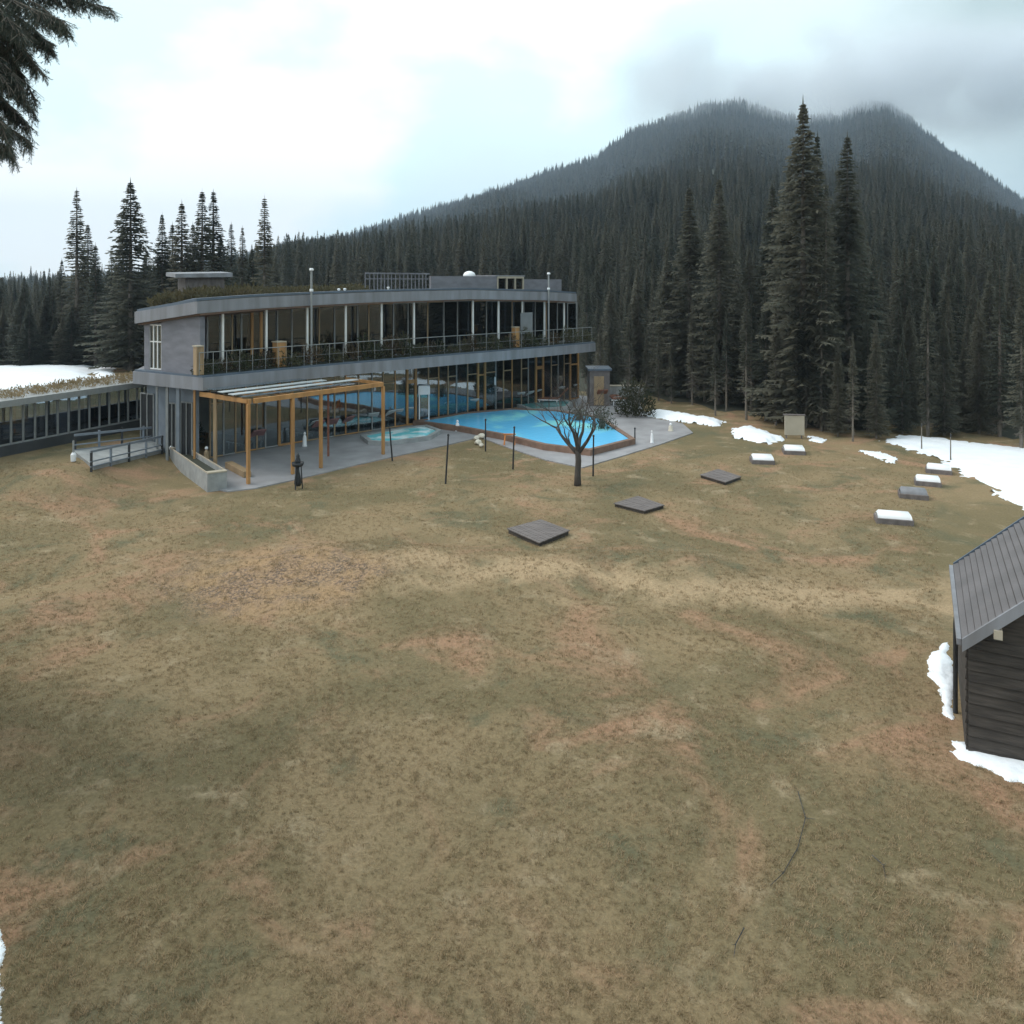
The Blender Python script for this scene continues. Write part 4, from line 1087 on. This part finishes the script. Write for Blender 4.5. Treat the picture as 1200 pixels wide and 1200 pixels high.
def tree(x, y, h, k, label, group=None, z=None, wide=1.0):
    global ntree; ntree += 1
    z = float(gz(x, y)) if z is None else z
    e_ = thing('spruce_tree', (x, y, z), label, 'tree', group, R.uniform(0, 6.28)); s_ = h / 15.0
    e_.scale = (s_ * wide, s_ * wide, s_)
    for nm, me in (('crown', variants[k][0]), ('trunk', variants[k][1])):
        o = bpy.data.objects.new(nm, me); COL.objects.link(o); o.parent = e_
def tree_px(px, top, Y, k, label, group=None, wide=1.0):
    X = (px - 600) / F * Y; z = float(gz(X, Y)); tree(X, Y, CH + (HZ - top) / F * Y - z, k, label, group, z, wide)
# left group
tree_px(90, 222, 66, 5, 'tall slim spruce, leftmost tall one left of the building', wide=1.45)
tree_px(112, 286, 64, 1, 'shorter spruce between the two tallest spruces left of the building', wide=1.45)
tree_px(153, 211, 61, 2, 'broad dark spruce touching the left end of the building', wide=1.52)
tree_px(131, 290, 72, 5, 'slim spruce tucked left behind the broad dark spruce', wide=1.45)
tree_px(68, 317, 84, 0, 'pointed spruce left of the leftmost tall spruce', wide=1.45)
tree_px(190, 250, 66, 0, 'spruce right of the broad dark spruce behind the roof', wide=1.16)
tree_px(213, 236, 64, 1, 'spruce behind the roof cabin, left of the tall pair', wide=1.52)
tree_px(226, 262, 70, 0, 'lower spruce just left of the tall pair behind the roof', wide=1.45)
tree_px(237, 222, 64, 1, 'left one of the tall pair of spruces behind the roof', wide=1.52)
tree_px(250, 224, 66, 5, 'right one of the tall pair of spruces behind the roof', wide=1.89)
tree_px(271, 262, 74, 5, 'thin small spruce right of the tall pair behind the roof', wide=1.45)
tree_px(284, 266, 76, 5, 'thin small spruce nearest the lone scraggly tree', wide=1.45)
tree_px(310, 230, 62, 3, 'lone scraggly spruce rising above the roof planting', wide=1.38)
for k_, (px_, tp_, Y_h, v_, lab_) in enumerate(((103, 262, 69, 0, 'spruce crown just right of the leftmost tall spruce'), (144, 262, 66, 0, 'spruce overlapping the left side of the broad dark spruce'), (172, 292, 68, 2, 'broad spruce in the gap right of the broad dark spruce'), (202, 262, 68, 0, 'spruce overlapping left of the spruce behind the roof cabin'), (259, 276, 68, 2, 'broad low spruce right below the tall pair behind the roof'), (296, 290, 66, 2, 'broad low spruce left of the lone scraggly tree'))):
    tree_px(px_, tp_, Y_h, v_, lab_, wide=1.35)
GL = 'spruces filling the forest edge on the left'
for i in range(62):
    px = R.uniform(-60, 340); Y = R.uniform(65, 112) if px < 190 else R.uniform(78, 118)
    X = (px - 600) / F * Y
    tp = R.uniform(322, 356) if px < 70 else R.uniform(298 if i % 3 == 0 else 316, 346)
    tree_px(px, tp, Y, R.choice((0, 1, 2, 5)), 'dark spruce filling the forest edge behind the left snowfield and roof', GL, wide=1.2)
for i in range(26):
    px = -70 + i * 9.5 + R.uniform(-3, 3)
    if 128 > px > 100: continue
    Y = R.uniform(62.8, 65.5); tree_px(px, R.uniform(345, 388), Y, R.choice((0, 2, 5)), 'low dark spruce at the back rim of the left snowfield', 'low spruces behind the left snowfield', wide=2.0)
# right heroes
tree_px(941, 117, 42.5, 2, 'tallest spruce of all, right of centre before the mountain', wide=1.22)
tree_px(958, 158, 45, 5, 'tall spruce right beside the tallest spruce', wide=1.15)
tree_px(993, 158, 43, 0, 'second tallest spruce, right of the tallest', wide=1.15)
tree_px(843, 208, 50, 0, 'tall spruce above the small snow bank, right one of two', wide=1.25)
tree_px(808, 218, 53, 0, 'tall spruce above the small snow bank, left one of two', wide=1.4)
tree_px(905, 216, 50, 0, 'spruce just left of the tallest spruce', wide=1.25)
tree_px(1012, 262, 46, 3, 'bare stemmed spruce right of the second tallest spruce', wide=.8)
tree_px(968, 215, 41.5, 4, 'bare stemmed spruce between the two tallest spruces', wide=.8)
for k_, (px_, tp_, Y_h, v_, lab_) in enumerate(((925, 196, 47, 0, 'tall spruce half hidden left behind the tallest spruce'), (976, 236, 47, 1, 'spruce top in the gap between the two tallest spruces'), (1024, 300, 50, 0, 'spruce on the right flank of the tall middle group'), (878, 292, 49, 2, 'broad spruce behind the tan board, left of the tall group'), (782, 288, 54, 0, 'spruce left of the two above the small snow bank'), (748, 312, 56, 2, 'broad spruce behind the brown twiggy shrub'), (716, 322, 57, 0, 'spruce rising just right of the building end'), (1060, 288, 52, 1, 'spruce above the left end of the big snowfield'), (1112, 300, 50, 0, 'spruce above the middle of the big snowfield'), (1160, 318, 46, 2, 'broad spruce above the big snowfield near the right edge'))):
    tree_px(px_, tp_, Y_h, v_, lab_, wide=1.2)
edge = lambda px: float(np.interp(px, [600, 700, 760, 850, 900, 960, 1000, 1050, 1120, 1200, 1400], [53, 55, 52, 46, 43.5, 40.5, 39.5, 41, 40.5, 37, 33]))
GRR = 'spruces of the dense forest wall behind the lawn'
rows = []
for row in range(9):
    px = 690 + R.uniform(0, 8) - row * 6
    while px < 1290:
        rows.append((px + R.uniform(-6, 6), row)); px += R.uniform(13, 24) * (1 + .05 * row)
rows.sort(key=lambda a: a[1])
for px, row in rows:
    if ntree >= 299: break
    Y = edge(px) + row * 4.2 + R.uniform(-1.2, 1.8); X = (px - 600) / F * Y
    lo, hi = np.interp(px, [690, 760, 900, 1050, 1250], [345, 325, 315, 300, 320]), 430
    tp = R.uniform(lo, 400) if row < 3 else R.uniform(lo - 40, 350)
    if R.random() < .07: tp -= 25
    h = CH + (HZ - tp) / F * Y
    tree(X, Y, h, R.choice((0, 1, 3, 4, 4, 3, 2, 5)) if row < 3 else R.choice((0, 1, 2, 5)), 'dark spruce in the forest wall behind the lawn', GRR, wide=R.uniform(.85, 1.1))

# geometry-node scatter for uncountable stuff
def scatter(name, label, P, scl, rot, protos, idx):
    me = bpy.data.meshes.new(name); me.vertices.add(len(P)); me.vertices.foreach_set('co', np.asarray(P, np.float32).ravel())
    at = me.attributes.new('scl', 'FLOAT_VECTOR', 'POINT'); at.data.foreach_set('vector', np.asarray(scl, np.float32).ravel())
    at = me.attributes.new('rot', 'FLOAT_VECTOR', 'POINT'); at.data.foreach_set('vector', np.asarray(rot, np.float32).ravel())
    at = me.attributes.new('pick', 'INT', 'POINT'); at.data.foreach_set('value', np.asarray(idx, np.int32))
    o = bpy.data.objects.new(name, me); COL.objects.link(o); tag(o, label, None, None, 'stuff')
    col = bpy.data.collections.new(name + '_sources')
    for k, pm in enumerate(protos):
        q = bpy.data.objects.new('%s_%02d' % (name, k), pm); col.objects.link(q)
    ng = bpy.data.node_groups.new(name, 'GeometryNodeTree')
    ng.interface.new_socket('Geometry', in_out='INPUT', socket_type='NodeSocketGeometry'); ng.interface.new_socket('Geometry', in_out='OUTPUT', socket_type='NodeSocketGeometry')
    gi, go = N(ng, 'NodeGroupInput'), N(ng, 'NodeGroupOutput')
    ci_ = N(ng, 'GeometryNodeCollectionInfo'); ci_.inputs['Collection'].default_value = col; ci_.inputs['Separate Children'].default_value = True; ci_.inputs['Reset Children'].default_value = True
    ip = N(ng, 'GeometryNodeInstanceOnPoints'); ip.inputs['Pick Instance'].default_value = True
    def attr(nm, ty):
        a = N(ng, 'GeometryNodeInputNamedAttribute', data_type=ty); a.inputs['Name'].default_value = nm; return a.outputs['Attribute']
    ng.links.new(gi.outputs[0], ip.inputs['Points']); ng.links.new(ci_.outputs[0], ip.inputs['Instance'])
    ng.links.new(attr('pick', 'INT'), ip.inputs['Instance Index'])
    e2 = N(ng, 'FunctionNodeEulerToRotation'); ng.links.new(attr('rot', 'FLOAT_VECTOR'), e2.inputs[0]); ng.links.new(e2.outputs[0], ip.inputs['Rotation'])
    ng.links.new(attr('scl', 'FLOAT_VECTOR'), ip.inputs['Scale']); ng.links.new(ip.outputs[0], go.inputs[0])
    md = o.modifiers.new('scatter', 'NODES'); md.node_group = ng
    return o
def far_tree(seed, H=15.0, Rb=2.2, tiers=16, per=7):
    rnd = random.Random(seed); V = []
    for i in range(tiers):
        f_ = (i + .5) / tiers; z = H * (.05 + .93 * f_); L = Rb * (1 - f_) ** .8 + .12
        for k in range(per):
            a = rnd.uniform(0, 6.28); l = L * rnd.uniform(.6, 1.25); dx, dy = math.cos(a), math.sin(a); w_ = l * .42 + .08
            zt_ = z + H / tiers * .9; dz = rnd.uniform(.25, .6) * l
            V += [(0, 0, zt_), (dx * l * .6 - dy * w_, dy * l * .6 + dx * w_, z - dz * .3), (dx * l, dy * l, z - dz), (dx * l * .6 + dy * w_, dy * l * .6 - dx * w_, z - dz * .3)]
    V += [(-.05, 0, H * .9), (0, .05, H * .9), (0, 0, H * 1.02), (.05, 0, H * .9)]
    return leafmesh('far_tree', np.array(V), M['farspruce'])
protos = [far_tree(200 + k, 15, (2.2, 1.8, 2.6, 1.6)[k]) for k in range(4)]
n = 27000
az_ = NP.uniform(-.80, .80, n); Y_ = np.sqrt(NP.uniform(90. ** 2, 1330. ** 2, n))
extra = 5200; az2 = NP.uniform(-.8, .8, extra); Y2 = NP.uniform(84, 330, extra)
az3 = NP.uniform(-.45, .80, 1800); Y3 = NP.uniform(1240, 1310, 1800)
az_ = np.concatenate([az_, az2, az3]); Y_ = np.concatenate([Y_, Y2, Y3]); n = len(az_)
Pz = hill(az_, Y_)
sc0 = NP.uniform(.7, 1.25, n) * np.where(Y_ < 200, .82, 1.0); sc0 *= np.where((Y_ > 1200) & (NP.random(n) < .25), 1.25, 1)
pxx = 600 + F * az_; capy = np.interp(pxx, [0, 120, 200, 270, 322], [346, 340, 332, 318, 300]) - (NP.random(n) ** 3) * 32 + NP.uniform(-4, 8, n)
cap = (CH + (HZ - capy) / F * Y_ - Pz) / 15.0
sc0 = np.where((pxx < 322), np.minimum(sc0, np.maximum(cap, .2)), sc0)
keep = ~((az_ < -.38) & (Y_ < 160) & (NP.random(n) < .3))
P_ = np.stack([az_ * Y_, Y_, Pz - .3], -1)
scl = np.stack([sc0 * NP.uniform(.85, 1.25, n), sc0 * NP.uniform(.85, 1.25, n), sc0], -1); rot = np.zeros((n, 3)); rot[:, 2] = NP.uniform(0, 6.28, n)
ppx = 600 + F * az_; keep &= ~((Y_ < 105) & (ppx > 318) & (ppx < 672)); far_ = keep & (Y_ >= 480); near_ = keep & (Y_ < 480)
scatter('mountain_forest', 'dense spruce forest covering the hill and mountain', P_[far_], scl[far_], rot[far_], protos, NP.integers(0, 4, n)[far_])
def merged(c, t):
    me = c.copy(); return me
scatter('slope_forest', 'dense spruce forest on the lower slope behind the first trees', P_[near_], scl[near_], rot[near_], [variants[k][0] for k in (0, 1, 2, 5)], NP.integers(0, 4, n)[near_])

# lawn grass
def tuft(seed):
    rnd = random.Random(seed); V = []
    for _ in range(9):
        a = rnd.uniform(0, 6.28); r = rnd.uniform(0, .05); x, y = r * math.cos(a), r * math.sin(a); L = rnd.uniform(.02, .05); ln = rnd.uniform(.01, .045); b_ = rnd.uniform(0, 6.28); wx, wy = math.cos(b_ + 1.5) * .0035, math.sin(b_ + 1.5) * .0035
        V += [(x - wx, y - wy, -.004), (x + wx, y + wy, -.004), (x + math.cos(b_) * ln + wx * .3, y + math.sin(b_) * ln + wy * .3, L), (x + math.cos(b_) * ln - wx * .3, y + math.sin(b_) * ln - wy * .3, L)]
    return leafmesh('tuft', np.array(V), M['straw'])
n = 105000
Yg = 6.5 + (NP.random(n) ** 1.35) * 30; Xg = NP.uniform(-.72, .72, n) * Yg
d1 = (Xg - 8.5) * v.x + (Yg - 13.0) * v.y
dens = vnoise(Xg, Yg, .9) + .5 * vnoise(Xg + 9, Yg, 3.1)
hutmask = ((Vector((0, 0)) is None) | ((Xg - E1.x) * s2.x + (Yg - E1.y) * s2.y > -.15) & ((Xg - E1.x) * v.x + (Yg - E1.y) * v.y > -.1))
gpx = 600 + F * Xg / Yg; lim = np.interp(gpx, [-80, 100, 200, 262, 420, 525, 562, 682, 812, 900, 1300], [30, 30, 29, 28.3, 32, 36, 38, 32, 40, 41, 36])
kp = (dens + NP.normal(0, .6, n) > -.5) & ~hutmask & (Yg < lim)
Xg, Yg = Xg[kp], Yg[kp]; n = len(Xg)
s0 = NP.uniform(.4, 1.0, n) * (1 + .025 * Yg) * np.clip(1.5 - Yg / 40, .5, 1)
rot = np.zeros((n, 3)); rot[:, 2] = NP.uniform(0, 6.28, n)
scatter('lawn_grass', 'short dry grass over the near lawn', np.stack([Xg, Yg, gz(Xg, Yg)], -1), np.stack([s0, s0, s0 * .8], -1), rot, [tuft(k) for k in range(5)], NP.integers(0, 5, n))

# ------------------------------------------------------------------ bare tree, shrubs by the pool
p = G(677, 569)
BT = thing('bare_tree', p, 'bare leafless fruit tree on the lawn in front of the pool', 'tree')
rnd = random.Random(21); tb = MB(); tw = MB()
def grow(mb, a, d_, L, r, depth, upb=.25):
    pts = [a]; rad = [r]; q = a; dd2 = d_
    for i in range(4):
        dd2 = (dd2 + Vector((rnd.gauss(0, .24), rnd.gauss(0, .24), upb * .35 + rnd.gauss(0, .08)))).normalized(); q = q + dd2 * L / 4; pts.append(q); rad.append(r * (1 - .5 * (i + 1) / 4))
    (mb if depth < 3 else tw).tube(pts, rad, 7 if depth < 3 else 4)
    if depth >= 5: return
    for k in range(rnd.choice((2, 3, 3)) if depth < 4 else 4):
        t = rnd.choice((2, 3, 4, 4)) if k else 4
        ax = Vector((rnd.gauss(0, 1), rnd.gauss(0, 1), rnd.gauss(0, .35))).normalized()
        nd = (dd2 * 1.0 + ax * rnd.uniform(.6, 1.15)).normalized(); grow(mb, pts[t], nd, L * rnd.uniform(.6, .88), rad[t] * (.72 if k else .85), depth + 1, upb)
tb.tube([p + Vector((0, 0, -.1)), p + Vector((.0, 0, .45)), p + Vector((.03, 0, .95)), p + Vector((0, 0, 1.35))], [.15, .12, .115, .11], 9)
top = p + Vector((0, 0, 1.2))
for dv, L, r in (((-.95, .1, .7), 1.3, .085), ((-.35, -.2, 1), 1.25, .09), ((.2, .3, 1), 1.25, .09), ((.85, 0, .75), 1.25, .085), ((.0, -.5, .9), 1.0, .05), ((-.5, .5, .8), 1.0, .05)):
    grow(tb, top, Vector(dv).normalized(), L, r, 1)
part(tb, 'trunk', M['darkbark'], BT, smooth=True); part(tw, 'twigs', M['darkbark'], BT)
def bush(px, py, rx, hh, m_, label, n=900, size=.18, name='shrub'):
    p = G(px, py); o = thing(name, p, label, 'shrub'); rn = random.Random(int(px)); V = leafcloud(n, rx, rx * .8, hh, size, rn, .6, .05) + np.array([0, 0, 0])
    lo = bpy.data.objects.new('leaves', leafmesh('leaves', V, M[m_])); COL.objects.link(lo); lo.parent = o
    st = MB()
    for _ in range(26):
        a = rn.uniform(0, 6.28); q = rn.uniform(.3, 1); st.tube([(0, 0, 0), (math.cos(a) * rx * .35 * q, math.sin(a) * rx * .3 * q, hh * .5), (math.cos(a) * rx * .8 * q, math.sin(a) * rx * .7 * q, hh * rn.uniform(.8, 1.2))], [.03, .015, .004], 4)
    so_ = st.build('stems', M['deadtwig']); so_.parent = o
bush(744, 488, 1.15, 2.1, 'roofgrass', 'brown green twiggy shrub at the right end of the terrace', 1700, .2)
bush(706, 508, .78, 1.35, 'shrub', 'dark green bushy shrub right behind the bare tree', 900, .12)
bush(679, 498, .62, 1.0, 'shrub', 'dark round shrub behind the bare tree trunk', 700, .1)
bush(228, 520, .5, 1.0, 'shrub', 'leafy shrub behind the concrete trough by the building corner', 500, .12)
# fallen twigs on the lawn
for pts_, lab in (([(935, 930), (944, 962), (935, 995), (918, 1025), (902, 1040)], 'long dark fallen twig lying on the near lawn'), ([(872, 1090), (862, 1110), (860, 1125)], 'short dark twig near the bottom of the lawn'), ([(1022, 1005), (1035, 1015), (1038, 1032)], 'short curved twig on the lower right lawn')):
    q = [G(*a) + Vector((0, 0, .015 + R.uniform(0, .03))) for a in pts_]
    mb = MB().tube(q, [.007] + [.006] * (len(q) - 2) + [.003], 5)
    for i in range(1, len(q) - 1):
        mb.tube([q[i], q[i] + Vector((R.uniform(-.15, .15), R.uniform(-.15, .15), .02))], [.005, .002], 4)
    o = mb.build('fallen_twig', M['black']); tag(o, lab, 'twig')

# ------------------------------------------------------------------ near spruce at the upper left
NS = thing('spruce_tree', (-7.5, 6.0, float(gz(-7.5, 6.0))), 'near spruce whose drooping branches hang into the upper left corner', 'tree')
c_, t_ = spruce(77, 15.0, 2.7, .10, 1.1, 0)  # crown stays out of view, widened to shade the lawn's left edge
o = bpy.data.objects.new('crown', c_); COL.objects.link(o); o.parent = NS
o = mesh_of(t_, M['bark'], 'trunk'); o = bpy.data.objects.new('trunk', o); COL.objects.link(o); o.parent = NS
rn = random.Random(9)
tree(-11.9, 13.0, 15.0, 2, 'unseen tall spruce added to shade the left edge of the lawn', wide=1.15)  # extra tree out of view, added to darken the left lawn
def needle_twig(V, a, b, sag, nl=.028, n=None):
    """a twig from a to b densely set with needles"""
    L = (b - a).length; n = n or int(L / .0055)
    prev = None
    for i in range(n):
        t = i / n; p_ = a.lerp(b, t) + Vector((0, 0, -sag * math.sin(math.pi * t * .5) ** 2))
        ax = (b - a).normalized(); r_ = Vector((rn.gauss(0, 1), rn.gauss(0, 1), rn.gauss(0, 1))); r_ = (r_ - ax * r_.dot(ax)).normalized()
        dn_ = (r_ + ax * .9).normalized(); l_ = nl * rn.uniform(.7, 1.2) * (1 - .45 * t); s_ = dn_.cross(ax).normalized() * .0022
        V += [p_ - s_, p_ + s_, p_ + dn_ * l_ + s_ * .3, p_ + dn_ * l_ - s_ * .3]
VN = []; stem = MB()
def P3(px, py, Y): return Vector(((px - 600) / F * Y, Y, CH + (HZ - py) / F * Y))
main = [((-90, -60), (-10, -40), (60, -8), (132, 10), 5.6), ((-90, -40), (-20, -20), (45, 6), (78, 36), 5.4), ((-90, 0), (-20, 0), (35, 30), (62, 60), 5.8), ((-90, 20), (-20, 22), (20, 50), (46, 82), 5.5), ((-90, 40), (-30, 40), (8, 62), (42, 118), 5.9), ((-90, 60), (-30, 68), (6, 90), (40, 132), 5.6), ((-90, 85), (-30, 92), (4, 118), (36, 150), 5.7), ((-90, 110), (-40, 118), (-4, 140), (38, 168), 5.5), ((-90, 140), (-40, 142), (-15, 158), (14, 176), 5.8), ((-80, -90), (-10, -80), (40, -40), (100, -14), 5.9), ((-90, -20), (-30, -10), (0, 10), (30, 40), 5.3), ((-90, 30), (-40, 30), (-10, 60), (20, 100), 5.3)]
jm = list(main)
for a, b, c, d_, Y in main:
    for _ in range(2):
        j = lambda q, k: (q[0] - rn.uniform(0, k * 1.2), q[1] + rn.uniform(-k, k * .7)); jm.append((j(a, 6), j(b, 12), j(c, 16), j(d_, 20), Y + rn.uniform(-.4, .4)))
        break
for a, b, c, d_, Y in jm:
    pts = catmull([P3(*a, Y + .3), P3(*b, Y + .1), P3(*c, Y), P3(*d_, Y - .1)], 7)
    stem.tube(pts, [max(.003, .014 * (1 - i / len(pts))) for i in range(len(pts))], 5)
    for i in range(2, len(pts) - 1):
        needle_twig(VN, pts[i], pts[i + 1], 0)
        f_ = 1 - i / len(pts)
        for _ in range(7):
            L = rn.uniform(.10, .24) * (.45 + f_ * .9); q = pts[i].lerp(pts[i + 1], rn.random())
            ax = (pts[i + 1] - pts[i]).normalized(); e_ = q + (ax * .6 + Vector((rn.uniform(-.7, .7), rn.uniform(-.7, .7), -rn.uniform(.2, 1.1)))).normalized() * L
            needle_twig(VN, q, e_, .02); stem.tube([q, e_], [.004, .0015], 3)
            for _ in range(2):
                qq = q.lerp(e_, rn.uniform(.3, .8)); ee = qq + Vector((rn.uniform(-1, 1), rn.uniform(-1, 1), -rn.uniform(.3, 1.2))).normalized() * L * .5
                needle_twig(VN, qq, ee, .0)
me = leafmesh('hanging_needles', np.array([tuple(q) for q in VN]), M['nearspruce']); o = bpy.data.objects.new('hanging_branches', me); COL.objects.link(o); o.parent = NS; o.matrix_parent_inverse = Matrix.Translation(-Vector(NS.location))
part(stem, 'hanging_twigs', M['bark'], NS)

# ------------------------------------------------------------------ haze and low cloud
def vol_box(name, lo, hi, label):
    c = [(a + b) / 2 for a, b in zip(lo, hi)]; s_ = [b - a for a, b in zip(lo, hi)]
    mb = MB().box((0, 0, 0), s_); me = bpy.data.meshes.new(name); me.from_pydata(mb.v, [], mb.f); me.update()
    o = bpy.data.objects.new(name, me); COL.objects.link(o); o.location = c; tag(o, label, None, None, 'stuff')
    m = bpy.data.materials.new(name); m.use_nodes = True; t = m.node_tree
    for n_ in list(t.nodes): t.nodes.remove(n_)
    out = N(t, 'ShaderNodeOutputMaterial'); pv = N(t, 'ShaderNodeVolumePrincipled'); t.links.new(pv.outputs[0], out.inputs['Volume'])
    me.materials.append(m); return o, m, t, pv
o, m, t, pv = vol_box('haze', (-4200, -4200, -160), (4200, 4300, 420), 'thin pale blue air over the whole valley')
pv.inputs['Density'].default_value = 1.1e-4; pv.inputs['Color'].default_value = (.85, .92, 1, 1)

pv.inputs['Density'].default_value = 2.4e-4; pv.inputs['Color'].default_value = (.66, .82, 1, 1)
o, m, t, pv = vol_box('low_cloud', (120, 1020, 214), (1000, 1500, 415), 'pale cloud drifting over the two mountain tops')
co = N(t, 'ShaderNodeTexCoord'); no = N(t, 'ShaderNodeTexNoise'); no.inputs['Scale'].default_value = .0065; no.inputs['Detail'].default_value = 3
t.links.new(co.outputs['Object'], no.inputs['Vector'])
sp = N(t, 'ShaderNodeSeparateXYZ'); t.links.new(co.outputs['Object'], sp.inputs[0])
def mr(src, a, b, c, d_):
    q = N(t, 'ShaderNodeMapRange', interpolation_type='SMOOTHSTEP')
    for nm, v_ in zip(('From Min', 'From Max', 'To Min', 'To Max'), (a, b, c, d_)): q.inputs[nm].default_value = v_
    t.links.new(src, q.inputs['Value']); return q.outputs['Result']
def mul(a, b):
    q = N(t, 'ShaderNodeMath', operation='MULTIPLY'); t.links.new(a, q.inputs[0]); t.links.new(b, q.inputs[1]) if not isinstance(b, float) else setattr(q.inputs[1], 'default_value', b); return q.outputs[0]
zlow = mr(sp.outputs['Z'], -98, 2, 0, 1); ztop_ = mr(sp.outputs['Z'], 30, 89, 1, 0)
ax_ = N(t, 'ShaderNodeMath', operation='ABSOLUTE'); t.links.new(sp.outputs['X'], ax_.inputs[0]); ay_ = N(t, 'ShaderNodeMath', operation='ABSOLUTE'); t.links.new(sp.outputs['Y'], ay_.inputs[0])
den = mul(mul(mul(zlow, ztop_), mul(mr(ax_.outputs[0], 200, 435, 1, 0), mr(ay_.outputs[0], 120, 208, 1, 0))), mr(no.outputs['Fac'], .40, .62, .05, 1))
t.links.new(mul(den, .018), pv.inputs['Density']); pv.inputs['Color'].default_value = (.93, .96, 1, 1)
